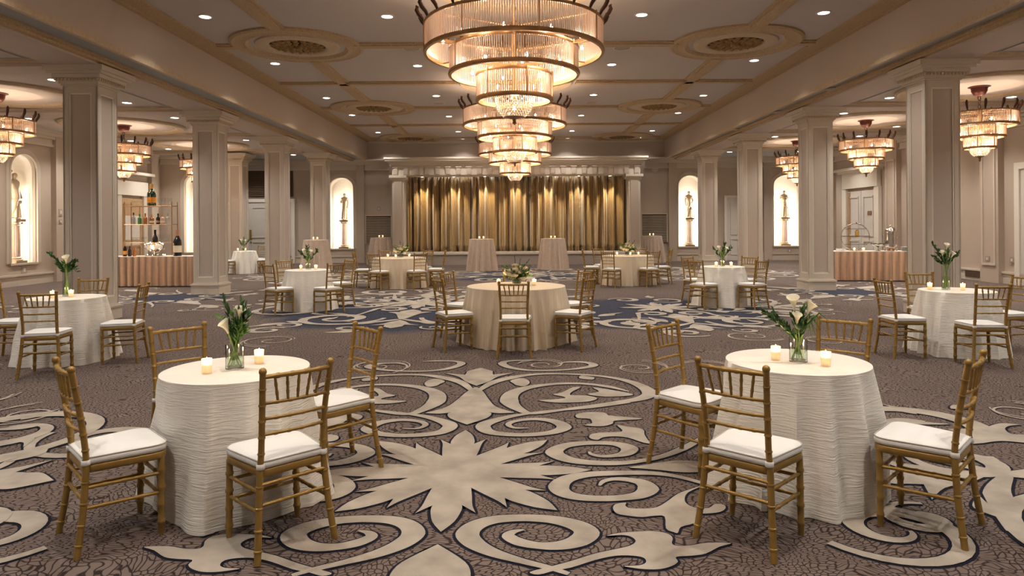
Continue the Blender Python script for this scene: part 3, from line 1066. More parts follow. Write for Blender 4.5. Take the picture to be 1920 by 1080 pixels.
# ------------------------------------------------------------------ columns
def make_column():
    root = thing('column', '', 'column')
    P = MB()
    P.box(-.332, .332, -.332, .332, 0, .20)
    P.box(-.345, .345, -.345, .345, .20, .235)
    P.box(-.31, .31, -.31, .31, .235, .26)
    P.build('plinth', 'moulding', root)
    S = MB()
    S.box(-.265, .265, -.265, .265, .26, 4.0)
    S.build('shaft', 'panelpaint', root)
    for k in range(4):
        F = MB()
        w, z0, z1, f, d0 = .290, .26, 3.99, .10, .262
        F.box(-w, -w + f, -w, -d0, z0, z1)
        F.box(w - f, w, -w, -d0, z0, z1)
        F.box(-w + f, w - f, -w, -d0, z0, z0 + .13)
        F.box(-w + f, w - f, -w, -d0, z1 - .12, z1)
        b = F.build('corner_stile', 'moulding', root, rot=(0, 0, k * pi / 2))
        G = MB()
        g = w - f
        G.box(-g, -g + .022, -w + .008, -d0, z0 + .13, z1 - .12)
        G.box(g - .022, g, -w + .008, -d0, z0 + .13, z1 - .12)
        G.box(-g, g, -w + .008, -d0, z0 + .13, z0 + .155)
        G.box(-g, g, -w + .008, -d0, z1 - .145, z1 - .12)
        G.build('panel_bead', 'whitepaint', b)
    C = MB()
    for w, a, b2 in ((.31, 3.99, 4.02), (.335, 4.02, 4.06), (.37, 4.06, 4.11), (.40, 4.11, 4.17), (.46, 4.17, 4.215), (.50, 4.215, 4.305)):
        C.box(-w, w, -w, w, a, b2)
    C.build('capital', 'moulding', root)
    D = MB()
    for k in range(4):
        for i in range(13):
            u = -.36 + .06 * i
            vs = [(u - .019, -.388, 4.065), (u + .019, -.388, 4.065), (u + .019, -.36, 4.065), (u - .019, -.36, 4.065), (u - .019, -.388, 4.105), (u + .019, -.388, 4.105), (u + .019, -.36, 4.105), (u - .019, -.36, 4.105)]
            a = k * pi / 2
            vs = [(x * cos(a) - y * sin(a), x * sin(a) + y * cos(a), z) for x, y, z in vs]
            D.add(vs, [(0, 3, 2, 1), (4, 5, 6, 7), (0, 1, 5, 4), (1, 2, 6, 5), (2, 3, 7, 6), (3, 0, 4, 7)])
    tag(D.build('egg_and_dart_course', 'giltpale', root), kind='stuff')
    return root


ORD = ('nearest', 'second', 'third', 'farthest')
col0 = make_column()
first = True
for sx, cx in zip(('left', 'right'), COLX):
    for k, y in enumerate(COLY):
        lab = 'square panelled beige column, %s of the %s row' % (ORD[k], sx)
        if first:
            col0.location = (cx, y, 0)
            tag(col0, lab, None, 'columns along the hall')
            first = False
        else:
            copy_thing(col0, (cx, y, 0), 0, lab, 'columns along the hall')
copy_thing(col0, (-10.42, 25.6, 0), 0, 'square beige column standing alone beyond the bar in the left aisle', 'columns along the hall')

# ------------------------------------------------------------------ stage
SY = 27.2
mb = MB()
mb.box(-5.05, 5.12, SY, YB, 0, .42)
struct('floor_stage', mb, 'stagewood', 'low pale stage platform across the end of the hall')
mb = MB().box(-5.05, 5.12, SY - .07, SY + .3, .42, .52)
struct('trim_stage_nosing', mb, 'whitepaint', 'white rounded nosing along the front of the stage')
pr = thing('proscenium', 'cream proscenium frame with bracketed cornice round the stage curtain', 'stage frame', (0.03, SY + .15, 0))
for s, in ((-1,), (1,)):
    t = MB()
    t.box(s * 4.50, s * 4.97, 0, .5, .52, 3.5)
    o = t.build('pilaster', 'moulding', pr)
    t = MB()
    t.box(s * 4.58, s * 4.89, -.03, 0, .8, 3.35)
    t.build('pilaster_panel', 'wall', o)
    t = MB()
    t.box(s * 4.38, s * 5.08, -.10, .5, 3.50, 3.60)
    t.box(s * 4.40, s * 5.02, -.05, .5, 3.40, 3.50)
    t.build('pilaster_capital', 'moulding', o)
t = MB()
t.box(-4.97, 4.97, -.02, .5, 3.60, 3.98)
t.build('frieze', 'moulding', pr)
t = MB()
for w, a, b2 in ((.05, 3.98, 4.03), (.10, 4.03, 4.09), (.17, 4.09, 4.16), (.24, 4.16, 4.23), (.28, 4.23, 4.30)):
    t.box(-4.97 - w, 4.97 + w, -.02 - w, .5, a, b2)
t.build('cornice', 'moulding', pr)
bm0 = MB().box(-.10, .10, -.035, 0, 0, .29).box(-.075, .075, -.05, 0, .03, .26).box(-.12, .12, -.07, 0, .29, .35).mesh('bracket', 'panelpaint')
for k in range(24):
    obj('bracket', bm0, pr, (-4.83 + k * .42, -.02, 3.61))
t = MB().box(-4.5, 4.5, .1, .5, 3.56, 3.60)
t.build('opening_soffit', 'moulding', pr)
# curtain
t = MB()
nx, nz = 520, 10
rr = random.Random(5)
ph = [rr.uniform(0, 6.28) for _ in range(6)]
for j in range(nz + 1):
    z = .47 + (3.58 - .47) * j / nz
    for i in range(nx + 1):
        u = i / nx
        x = -4.50 + 9.06 * u
        y = .14 * sin(u * 2 * pi * 30 + ph[0] + 1.6 * sin(u * 2 * pi * 4 + ph[1])) + .07 * sin(u * 2 * pi * 57 + ph[2] + 2 * sin(u * 2 * pi * 7 + ph[4])) + .03 * sin(u * 2 * pi * 13 + ph[3] + .8 * z)
        t.v.append((x, SY + .95 + y * (.75 + .25 * (1 - j / nz)), z))
for j in range(nz):
    for i in range(nx):
        a = j * (nx + 1) + i
        t.f.append((a, a + 1, a + nx + 2, a + nx + 1))
        t.mi.append(0)
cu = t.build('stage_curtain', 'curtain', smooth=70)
tag(cu, 'pleated gold satin curtain closing the stage opening', 'curtain')
sm = cu.modifiers.new('thick', 'SOLIDIFY')
sm.thickness = .012
for k, x in enumerate((-3.80, -2.53, -1.27, 0.0, 1.27, 2.53, 3.80)):
    th = thing('stage_downlight', 'small round downlight over the stage curtain, %s from the left' % NTH[k], 'light', (x + .03, SY + .42, 3.555), 0, 'downlights over the stage curtain')
    MB().lathe([(.085, .004), (.085, -.012), (.06, -.012), (.06, .0)], 20).build('trim_ring', 'whitemetal', th, 40)
    MB().lathe([(.062, -.008), (.0, -.009)], 20).build('lens', 'lens', th)
    lamp('SPOT', (0, 0, -.03), P_STAGE, (1.0, .82, .55), th, size=.03, spot=64, blend=.7, rot=(radians(19), 0, 0), name='stage_lamp')
# vents beside the stage
for x, nm in ((-5.86, 'left'), (5.92, 'right')):
    th = thing('vent_grille', 'taupe louvred vent low in the wall %s of the stage' % nm, 'vent', (x, YB, 1.0), 0, 'vents beside the stage')
    MB().box(-.55, .55, -.02, 0, -.2, 1.02).build('backing', 'recessdark', th)
    t = MB()
    t.box(-.58, -.53, -.06, 0, -.2, 1.05).box(.53, .58, -.06, 0, -.2, 1.05).box(-.58, .58, -.06, 0, 1.0, 1.05)
    t.build('frame', 'moulding', th)
    sl = MB().add([(-.53, -.015, .035), (.53, -.015, .035), (.53, -.055, 0), (-.53, -.055, 0), (-.53, -.01, .025), (.53, -.01, .025), (.53, -.05, -.01), (-.53, -.05, -.01)], [(0, 1, 2, 3), (7, 6, 5, 4), (3, 2, 6, 7), (0, 4, 5, 1)]).mesh('slat', 'taupelouver')
    for k in range(20):
        obj('slat', sl, th, (0, 0, -.18 + k * .058))

# ------------------------------------------------------------------ ceiling medallions
def make_medallion(R, zc):
    root = thing('ceiling_medallion', '', 'medallion')
    MB().lathe([(R, 0), (R, -.035), (R - .05, -.06), (R - .10, -.04), (R - .24, -.045), (R - .30, -.06), (R - .34, -.03), (R - .36, 0)], 56).build('outer_ring', 'gilt', root, 40)
    MB().lathe([(R - .36, -.004), (.82, -.004)], 48).build('field', 'ceil', root)
    MB().lathe([(.82, 0), (.80, -.035), (.72, -.055), (.66, -.045), (.58, -.055), (.54, -.03), (.53, 0)], 48).build('inner_ring', 'giltpale', root, 40)
    MB().lathe([(.54, -.006), (0, -.006)], 40).build('backing', 'recessdark', root)
    t = MB()
    for ringr, n, ln, wd, off in ((.42, 18, .13, .06, 0), (.27, 12, .12, .06, .2), (.13, 8, .10, .05, 0)):
        for k in range(n):
            a = 2 * pi * k / n + off
            c, s = cos(a), sin(a)
            loc = [(-ln, 0, -.02), (-.02, wd, -.03), (ln * .6, wd * .8, -.035), (ln, 0, -.025), (ln * .6, -wd * .8, -.035), (-.02, -wd, -.03), (0.02, 0, -.075)]
            vs = [((ringr + u) * c - v * s, (ringr + u) * s + v * c, z) for u, v, z in loc]
            t.add(vs, [(i, (i + 1) % 6, 6) for i in range(6)])
    t.lathe([(.10, -.03), (.085, -.08), (.04, -.10), (0, -.105)], 16)
    tag(t.build('rosette', 'rosette', root), kind='stuff')
    root.location = (0, 0, zc)
    return root


med0 = make_medallion(1.28, ZC)
first = True
for k, y in enumerate(MEDY):
    for sx, nm in ((-1, 'left'), (1, 'right')):
        lab = 'round gilt ceiling medallion with gold leaf rosette, %s side, %s' % (nm, ('nearest', 'middle', 'farthest')[k])
        if first:
            med0.location = (sx * RIBX + .04, y, ZC)
            tag(med0, lab, None, 'gold ceiling medallions')
            first = False
        else:
            copy_thing(med0, (sx * RIBX + .04, y, ZC), 0, lab, 'gold ceiling medallions')


def make_rose(R, mo, mi):
    root = thing('ceiling_rose', '', 'ceiling rose')
    MB().lathe([(R, 0), (R, -.03), (R - .05, -.065), (R - .12, -.045), (R - .20, -.06), (R - .26, -.03), (R - .28, 0)], 56).build('outer_ring', mo, root, 40)
    MB().lathe([(R - .28, -.004), (R * .55, -.004), (R * .52, -.02), (R * .47, -.02), (R * .45, -.004), (.10, -.004)], 48).build('field', mi, root, 30)
    return root


# ------------------------------------------------------------------ chandeliers
def make_chandelier(name, tiers, bowl, ztop, zmount, n_plume, nrod, bulbs, power, rodr):
    """tiers: (radius, z_top, z_bottom); heights are relative to the hanging point z = 0 at the ceiling"""
    root = thing(name, '', 'chandelier')
    R0 = tiers[0][0]
    k0 = R0 / 1.29
    # canopy and chain
    MB().lathe([(.0, 0), (.26 * k0 ** .4, 0), (.27 * k0 ** .4, -.015), (.16, -.03), (.15, -.05), (.145, -.10), (.11, -.17), (.05, -.20), (0, -.20)], 24).build('canopy', 'maroon', root, 40)
    zc = -.20
    zt = ztop
    link_n = max(3, int((zc - zt) / .085))
    lk = MB().tube([(.028 * cos(a), 0, .052 * sin(a)) for a in [2 * pi * i / 12 for i in range(12)]], .008, 6, closed=True).mesh('chain_link', M['bronzedark'], 60)
    for i in range(link_n):
        obj('chain_link', lk, root, (0, 0, zc - (i + .5) * (zc - zt) / link_n), (0, 0, (i % 2) * pi / 2))
    # hub and spokes
    t = MB()
    t.lathe([(0, .06), (.05, .05), (.06, 0), (.045, -.10), (.03, tiers[-1][2] - zt), (0, tiers[-1][2] - zt)], 12, (0, 0, zt))
    for k in range(6):
        a = pi / 6 + k * pi / 3
        t.tube([(.04 * cos(a), .04 * sin(a), zt), (R0 * cos(a), R0 * sin(a), zt - .0)], .012, 6)
        t.tube([(.04 * cos(a), .04 * sin(a), tiers[1][1]), (tiers[0][0] * .98 * cos(a), tiers[0][0] * .98 * sin(a), tiers[0][2] + .01)], .010, 6)
    t.build('frame', 'bronze', root, 40)
    # crown of plumes
    pl = MB()
    H = .25 * (k0 ** .3)
    pl.tube([(0, 0, 0), (.03 * k0, 0, .25 * H), (.085 * k0, 0, .50 * H), (.115 * k0, 0, .74 * H), (.105 * k0, 0, .92 * H), (.125 * k0, 0, H)], [.016, .026, .030, .030, .024, .008] if k0 > .7 else [.013, .022, .026, .026, .02, .007], 7)
    me = pl.mesh('plume', 'bronzedark', 50)
    for k in range(n_plume):
        a = 2 * pi * (k + .5) / n_plume
        obj('plume', me, root, (R0 * cos(a), R0 * sin(a), tiers[0][1] + .01), (0, 0, a))
    for ti, (R, z1, z0) in enumerate(tiers):
        seg = 72 if R > .6 else 44
        hb = .030 if k0 > .7 else .022
        ring = MB()
        ring.lathe([(R + .018, z0 - hb), (R + .026, z0), (R + .018, z0 + hb), (R - .022, z0 + hb), (R - .022, z0 - hb), (R + .018, z0 - hb)], seg)
        tr = ring.build('lower_hoop', 'bronze', root, 40)
        ring = MB()
        ring.lathe([(R + .012, z1 - hb * .7), (R + .018, z1), (R + .012, z1 + hb * .7), (R - .018, z1 + hb * .7), (R - .018, z1 - hb * .7), (R + .012, z1 - hb * .7)], seg)
        ring.build('upper_hoop', 'bronze', tr, 40)
        nb = 8 if ti == 0 else 6
        bar = MB().tube([(R + .022, 0, z0 - hb), (R + .022, 0, z1 + hb)], .009, 6).mesh('tie_bar', 'bronze', 60)
        for k in range(nb):
            obj('tie_bar', bar, tr, None, (0, 0, 2 * pi * k / nb + .25 + ti * .3))
        rods = MB()
        n = int(nrod * R / R0)
        for k in range(n):
            a = 2 * pi * k / n
            c = (R * cos(a), R * sin(a))
            vs, fs = [], []
            for z in (z0 + hb * .3, z1):
                for q in range(5):
                    an = 2 * pi * q / 5 + a
                    vs.append((c[0] + rodr * cos(an), c[1] + rodr * sin(an), z))
            rods.add(vs, [(q, (q + 1) % 5, 5 + (q + 1) % 5, 5 + q) for q in range(5)])
        tag(rods.build('glass_rods', 'rod', tr, 80), kind='stuff')
        nb = bulbs[ti]
        bm = MB().lathe([(0, -.022), (.016, -.016), (.022, 0), (.016, .016), (.008, .024), (.007, .04), (0, .04)], 10).mesh('bulb', 'bulb', 60)
        for k in range(nb):
            a = 2 * pi * (k + .3) / nb
            rb = R * .80
            z = z0 + (z1 - z0) * .30
            obj('bulb', bm, root, (rb * cos(a), rb * sin(a), z))
            if k % 2 == 0:                      # one lamp stands for two neighbouring bulbs
                a += pi / nb
                lamp('POINT', (rb * .94 * cos(a), rb * .94 * sin(a), z + .02), power[ti] * nb / ((nb + 1) // 2), WARM, root, size=.05, name='bulb_lamp')
    # beaded bowl
    Rb, z1, z0 = bowl
    t = MB()
    rows = 9
    for j in range(rows):
        u = j / (rows - 1)
        r = Rb * (1 - .42 * u ** 2.4)
        z = z1 + (z0 - z1) * u
        n = int(26 if Rb < .22 else 36)
        s = .62 * 2 * pi * r / n / 2
        for k in range(n):
            a = 2 * pi * (k + .5 * (j % 2)) / n
            x, y = r * cos(a), r * sin(a)
            vs = [(x, y, z + s * 1.2), (x, y, z - s * 1.2), (x + s * cos(a), y + s * sin(a), z), (x - s * sin(a), y + s * cos(a), z), (x - s * cos(a), y - s * sin(a), z), (x + s * sin(a), y - s * cos(a), z)]
            t.add(vs, [(0, 2, 3), (0, 3, 4), (0, 4, 5), (0, 5, 2), (1, 3, 2), (1, 4, 3), (1, 5, 4), (1, 2, 5)])
    tag(t.build('beaded_bowl', 'bead', root), kind='stuff')
    MB().lathe([(Rb * .58, z0), (Rb * .3, z0 - .02), (.03, z0 - .03), (.02, z0 - .07), (.03, z0 - .09), (0, z0 - .12)], 16).build('bowl_finial', 'bronze', root, 50)
    obj('bulb', bpy.data.meshes[bm.name], root, (0, 0, (z0 + z1) / 2))
    lamp('POINT', (0, 0, (z0 + z1) / 2), power[-1], WARM, root, size=.06, name='bulb_lamp')
    return root


def copy_all(root, loc, label, group):
    r = root.copy()
    COL.objects.link(r)
    r.location = loc
    tag(r, label, None, group)
    for ch in list(root.children):
        c = ch.copy()
        COL.objects.link(c)
        c.parent = r
        for g in list(ch.children):
            d = g.copy()
            COL.objects.link(d)
            d.parent = c
    return r


z = lambda a: a - ZC
ch0 = make_chandelier('tiered_chandelier', [(1.29, z(4.49), z(4.10)), (.933, z(4.15), z(3.79)), (.543, z(3.78), z(3.42))], (.275, z(3.42), z(3.17)), z(4.50), ZC, 24, 250, (10, 8, 5), [8 * P_CH, 8 * P_CH, 8 * P_CH, 10 * P_CH], .0085)
rose0 = make_rose(1.45, 'giltpale', 'ceil')
for k, y in enumerate(CHY):
    lab = 'large tiered crystal rod chandelier with bronze hoops, %s of the centre line' % ('nearest', 'middle', 'farthest')[k]
    lr = 'pale gilt ceiling rose above the %s central chandelier' % ('nearest', 'middle', 'farthest')[k]
    if k == 0:
        ch0.location = (-.01, y, ZC)
        tag(ch0, lab, None, 'chandeliers of the centre line')
        rose0.location = (.02, y, ZC)
        tag(rose0, lr, None, 'ceiling roses of the centre line')
    else:
        copy_all(ch0, (-.01, y, ZC), lab, 'chandeliers of the centre line')
        copy_thing(rose0, (.02, y, ZC), 0, lr, 'ceiling roses of the centre line')
copy_all(ch0, (-.01, 2.72, ZC), 'unseen crystal rod chandelier added over the viewer to light the front', 'chandeliers of the centre line')  # unseen, continues the row; added to light the front tables
za = lambda a: a - ZS + .012
ca0 = make_chandelier('aisle_chandelier', [(.66, za(3.84), za(3.58)), (.435, za(3.58), za(3.35)), (.29, za(3.35), za(3.13))], (.18, za(3.13), za(2.96)), za(3.86), ZS, 14, 150, (6, 5, 4), [5.5 * P_CH, 5.5 * P_CH, 5 * P_CH, 5 * P_CH], .007)
ra0 = make_rose(1.55, 'giltpale', 'ceil')
first = True
for sx, nm, x in ((-1, 'left', -10.78), (1, 'right', 9.66)):
    for k, y in enumerate((14.2, 18.8, 23.42)):
        if sx > 0 and False:
            continue
        lab = 'unseen added crystal chandelier in the %s aisle, %s' % (nm, ('nearest the viewer', 'second from the viewer', 'third and farthest')[k])
        lr = 'round moulded ceiling rose in the %s aisle, %s' % (nm, ('nearest the viewer', 'second from the viewer', 'third and farthest')[k])
        if first:
            ca0.location = (x, y, ZS - .012)
            tag(ca0, lab, None, 'aisle chandeliers')
            ra0.location = (x, y, ZS - .012)
            tag(ra0, lr, None, 'aisle ceiling roses')
            first = False
        else:
            copy_all(ca0, (x, y, ZS - .012), lab, 'aisle chandeliers')
            copy_thing(ra0, (x, y, ZS - .012), 0, lr, 'aisle ceiling roses')

for sx, nm, x in ((-1, 'left', -10.78), (1, 'right', 9.66)):  # unseen aisle chandeliers on the same spacing, added for light on the near end
    for y, w in ((9.58, 'just outside the picture'), (4.96, 'beside the viewer')):
        copy_all(ca0, (x, y, ZS - .012), 'unseen added crystal chandelier in the %s aisle, %s' % (nm, w), 'aisle chandeliers')

# ------------------------------------------------------------------ recessed downlights
def make_downlight():
    root = thing('ceiling_downlight', '', 'light')
    MB().lathe([(.125, 0), (.122, -.012), (.095, -.012), (.092, .0)], 24).build('trim_ring', 'whitemetal', root, 40)
    MB().lathe([(.094, -.006), (0, -.008)], 24).build('lens', 'lens', root)
    return root


dl0 = make_downlight()
first = True
NDL = 0


def downlight(x, y, zc, label, group, power):
    global first, NDL
    if first:
        o = dl0
        o.location = (x, y, zc)
        tag(o, label, None, group)
        first = False
    else:
        o = copy_thing(dl0, (x, y, zc), 0, label, group)
    lamp('SPOT', (0, 0, -.03), power, DOWN, o, size=.06, spot=118, blend=.85, name='downlight_lamp')
    NDL += 1


for sx, nm in ((-1, 'left'), (1, 'right')):
    for k, y in enumerate((8.1, 11.75, 15.4, 19.0, 22.6, 26.3, 28.5)):
        downlight(sx * 2.19, y, ZC, '%s downlight from the viewer in the line just %s of the chandeliers' % (NTH[k], nm), 'downlights of the upper ceiling', P_DOWN * (.02 if y > 28 else .4 if y > 26 else 1))
    for k, y in enumerate((8.1, 11.7, 15.1, 19.2, 22.2, 24.4, 26.4, 28.5)):
        downlight(sx * 5.30, y, ZC, '%s downlight from the viewer in the line along the %s beam' % (NTH[k], nm), 'downlights of the upper ceiling', P_DOWN * (.02 if y > 28 else .4 if y > 26 else 1))
    for k, y in enumerate((4.5, .9, -2.7)):  # unseen rows continuing the grid, added to light front tables and near columns
        for x in (2.19, 5.30, 8.6, 11.2):
            lab = 'unseen added downlight over the viewer, %s side, %s line, %s row' % (nm, {2.19: 'inner', 5.30: 'outer', 8.6: 'aisle', 11.2: 'wall'}[x], NTH[k])
            downlight(sx * x, y + (1.6 if x > 6 else 0), ZC if x < 6 else ZS - .012, lab, 'downlights of the upper ceiling', P_DOWN)
for sx, nm, xs in ((-1, 'left', (-8.75, -12.5)), (1, 'right', (8.45, 11.2))):
    for i, x in enumerate(xs):
        for k, y in enumerate((9.6, 12.95, 15.4, 17.55, 20.05, 22.2, 24.6, 26.9)):
            if nm == 'left' and i == 1 and y > 26:
                continue
            downlight(x, y, ZS - .012, '%s downlight from the viewer in the %s aisle, line near the %s' % (NTH[k], nm, ('columns', 'wall')[i]), 'downlights of the aisles', P_AISLE)

downlight(-10.9, 27.7, ZS - .012, 'downlight added to brighten the white double door', 'downlights of the aisles', P_AISLE)  # extra lamp added to lift the dim recess at the far door
# ceiling slots, loudspeakers, sprinklers
SLOT = MB().box(-.10, .10, -.55, .55, -.012, 0).mesh('slot_frame', 'whitemetal')
SLOTD = MB().box(-.075, .075, -.52, .52, -.016, -.012).mesh('slot_opening', 'grille')
for sx, nm, x in ((-1, 'left', -8.30), (1, 'right', 8.32)):
    for k, y in enumerate((12.9, 17.9, 22.6)):
        th = thing('ceiling_vent', 'narrow linear air slot in the %s aisle ceiling, %s' % (nm, ('nearest', 'middle', 'farthest')[k]), 'vent', (x, y + .4, ZS - .012), 0, 'linear air slots')
        obj('slot_frame', SLOT, th)
        obj('slot_opening', SLOTD, th)
for k, (x, y, w) in enumerate(((-2.1, 13.9, 'left of the nearest chandelier'), (2.2, 13.95, 'right of the nearest chandelier'), (-2.25, 20.2, 'left of the middle chandelier'), (2.25, 20.2, 'right of the middle chandelier'))):
    th = thing('ceiling_speaker', 'round grey ceiling loudspeaker flush with the upper ceiling, ' + w, 'speaker', (x, y, ZC), 0, 'ceiling loudspeakers')
    MB().lathe([(.19, 0), (.19, -.012), (.165, -.014)], 28).build('rim', 'whitemetal', th, 40)
    MB().lathe([(.165, -.012), (0, -.016)], 28).build('grille', 'plate', th)
for k, (x, y, w) in enumerate(((6.62, 14.3, 'nearest'), (6.62, 17.2, 'second'), (6.62, 20.4, 'third'))):
    th = thing('ceiling_speaker', 'flat round device under the right beam soffit, ' + w, 'speaker', (x, y, ZS), 0, 'soffit devices')
    MB().lathe([(.14, 0), (.14, -.03), (.10, -.05), (0, -.05)], 20).build('housing', 'plate', th, 40)

# ------------------------------------------------------------------ doors, wall plates
def leaf_door(root, P, u0, u1, z1, m='doorpaint'):
    t = MB()
    def bx(mbx, a, b2, c, d, pr0, pr1):
        vs = [P(a, -pr1, c), P(b2, -pr1, c), P(b2, -pr0, c), P(a, -pr0, c), P(a, -pr1, d), P(b2, -pr1, d), P(b2, -pr0, d), P(a, -pr0, d)]
        mbx.add(vs, [(0, 3, 2, 1), (4, 5, 6, 7), (0, 1, 5, 4), (1, 2, 6, 5), (2, 3, 7, 6), (3, 0, 4, 7)])
    bx(t, u0, u1, 0.01, z1, 0, .05)
    leaf = t.build('door_leaf', m, root)
    for za_, zb in ((.25, .95), (1.1, z1 - .2)):
        f = MB()
        w = .05
        a, b2 = u0 + .16, u1 - .16
        bx(f, a, b2, za_, za_ + w, .05, .075)
        bx(f, a, b2, zb - w, zb, .05, .075)
        bx(f, a, a + w, za_ + w, zb - w, .05, .075)
        bx(f, b2 - w, b2, za_ + w, zb - w, .05, .075)
        f.build('panel_moulding', m, leaf)
    return leaf, bx


def casing(root, P, u0, u1, z1, w=.14, pr=.09):
    t = MB()
    for a, b2, c, d in ((u0 - w, u0, 0, z1 + w), (u1, u1 + w, 0, z1 + w), (u0, u1, z1, z1 + w)):
        vs = [P(a, -pr, c), P(b2, -pr, c), P(b2, 0, c), P(a, 0, c), P(a, -pr, d), P(b2, -pr, d), P(b2, 0, d), P(a, 0, d)]
        t.add(vs, [(0, 3, 2, 1), (4, 5, 6, 7), (0, 1, 5, 4), (1, 2, 6, 5), (2, 3, 7, 6), (3, 0, 4, 7)])
    t.build('door_casing', 'whitepaint', root)


def door_root(name, label):
    o = bpy.data.objects.new(name, None)
    COL.objects.link(o)
    return tag(o, label, None, None, 'structure')


# double door at the far left, with a brown louvre over it
d = door_root('door_1', 'white double door with brass push plate at the far end of the left aisle')
P = PB(YB - .03)
for a, b2 in ((-11.42, -10.50), (-10.48, -9.56)):
    lf, bx = leaf_door(d, P, a, b2, 2.62)
t = MB(); bx(t, -11.36, -11.24, 1.02, 1.45, .05, .065); t.build('push_plate', 'brassplate', d)
t = MB(); t.lathe([(.03, 0), (.03, .03), (0, .04)], 12, (0, 0, 0)); o = t.build('lock', 'brassplate', d, rot=(radians(90), 0, 0)); o.location = (-11.29, YB - .08, .93)
casing(d, P, -11.42, -9.56, 2.62)
th = thing('louvre_panel', 'dark brown louvred panel above the white double door', 'vent', (-10.49, YB - .03, 2.85))
MB().box(-.98, .98, -.03, 0, 0, 1.1).build('backing', 'recessdark', th)
sl = MB().box(-.95, .95, -.07, -.03, 0, .045).mesh('slat', 'louver')
for k in range(14):
    obj('slat', sl, th, (0, 0, .04 + k * .076))
# panelled door right of the stage
d = door_root('door_2', 'white panelled door in the stage-end wall behind the right columns')
P = PB(YB - .02)
leaf_door(d, P, 9.0, 9.95, 2.68)
casing(d, P, 9.0, 9.95, 2.68, .10)
# pedimented door, right wall
d = door_root('door_3', 'white double door with tall header in the right wall behind the coffee table')
P = PR(XR - .02)
lf, bx = leaf_door(d, P, 23.75, 24.75, 2.75)
lf, bx = leaf_door(d, P, 24.77, 25.77, 2.75)
t = MB(); bx(t, 23.50, 26.02, 2.85, 3.42, 0, .14); t.build('door_header', 'whitepaint', d)
t = MB(); bx(t, 23.35, 26.17, 3.42, 3.50, 0, .24); bx(t, 23.25, 26.27, 3.50, 3.60, 0, .34); t.build('door_cornice', 'whitepaint', d)
t = MB(); bx(t, 23.45, 23.75, 0, 2.85, 0, .12); bx(t, 25.77, 26.07, 0, 2.85, 0, .12); t.build('door_casing', 'whitepaint', d)
t = MB(); bx(t, 24.0, 24.28, 1.86, 2.0, .05, .07); t.build('door_sign', 'signbrown', d)
t = MB(); bx(t, 25.55, 25.72, .05, 2.72, .05, .08); t.build('wood_edge', 'wood', d)
# open doorway, left wall behind the bar
d = door_root('door_4', 'tan wooden doorway with white header in the left wall behind the bar')
P = PL(XL + .02)
lf, bx = leaf_door(d, P, 23.55, 24.95, 2.62, 'wood')
t = MB(); bx(t, 23.75, 24.75, .9, 2.0, .05, .06); t.build('white_notice', 'doorpaint', d)
t = MB(); bx(t, 23.25, 25.2, 2.72, 3.22, 0, .12); t.build('door_header', 'whitepaint', d)
t = MB(); bx(t, 23.1, 25.35, 3.45, 3.55, 0, .30); t.build('door_cornice', 'whitepaint', d)
t = MB(); bx(t, 23.25, 23.55, 0, 2.72, 0, .10); bx(t, 24.95, 25.2, 0, 2.72, 0, .10); t.build('door_casing', 'moulding', d)
# door at the right edge of the picture
d = door_root('door_5', 'white door casing at the right edge of the picture')
P = PR(XR - .02)
lf, bx = leaf_door(d, P, 15.5, 16.95, 2.9)
casing(d, P, 15.5, 16.95, 2.9, .16)


def plate(P, u, zz, w, h, label, m='plate', cat='switch', name='wall_switch'):
    th = thing(name, label, cat, P(u, 0, zz))
    base = Vector(P(u, 0, zz))
    def bxx(a, b2, c, dd, p0, p1, nm, mm):
        t = MB()
        vs = [Vector(P(u + a, -p1, zz + c)) - base, Vector(P(u + b2, -p1, zz + c)) - base, Vector(P(u + b2, -p0, zz + c)) - base, Vector(P(u + a, -p0, zz + c)) - base,
              Vector(P(u + a, -p1, zz + dd)) - base, Vector(P(u + b2, -p1, zz + dd)) - base, Vector(P(u + b2, -p0, zz + dd)) - base, Vector(P(u + a, -p0, zz + dd)) - base]
        t.add(vs, [(0, 3, 2, 1), (4, 5, 6, 7), (0, 1, 5, 4), (1, 2, 6, 5), (2, 3, 7, 6), (3, 0, 4, 7)])
        t.build(nm, mm, th)
    bxx(-w / 2, w / 2, -h / 2, h / 2, 0, .015, 'cover_plate', m)
    if name == 'baseboard_register':
        for i in range(7):
            bxx(-w * .46, w * .46, -h * .42 + i * h * .125, -h * .42 + i * h * .125 + .008, .015, .022, 'louvre_bar', 'louver')
    else:
        bxx(-w / 5, w / 5, -h / 4, h / 4, .015, .025, 'insert', 'whitemetal')


plate(PL(XL + .16), 20.3, 2.05, .16, .2, 'upper wall control panel left of the column near the bar')
plate(PL(XL + .16), 20.3, 1.78, .14, .12, 'lower wall switch left of the column near the bar')
plate(PL(XL), 19.0, .42, .2, .2, 'square outlet under the left wall niche', cat='outlet', name='wall_outlet')
plate(PB(YB), 11.7, .40, .16, .18, 'square outlet under the right aisle niche', cat='outlet', name='wall_outlet')
plate(PB(YB), -5.85, 2.32, .13, .17, 'small thermostat above the vent left of the stage', cat='thermostat', name='wall_thermostat')
plate(PR(XR - .16), 18.0, .62, .16, .14, 'outlet low on the right wall pilaster', cat='outlet', name='wall_outlet')
plate(PR(XR - .02), 17.3, .62, .16, .14, 'second outlet on the right wall beside the door casing', cat='outlet', name='wall_outlet')
plate(PR(XR), 23.1, 2.02, .10, .38, 'tall dark wall fitting above the coffee urn', m='darkmetal', cat='sconce', name='wall_fitting')
plate(PB(COLY[1] - .27), COLX[0] + .0, .55, .05, .14, 'small outlet low on the second left column', m='gilt', cat='outlet', name='wall_outlet') if False else None
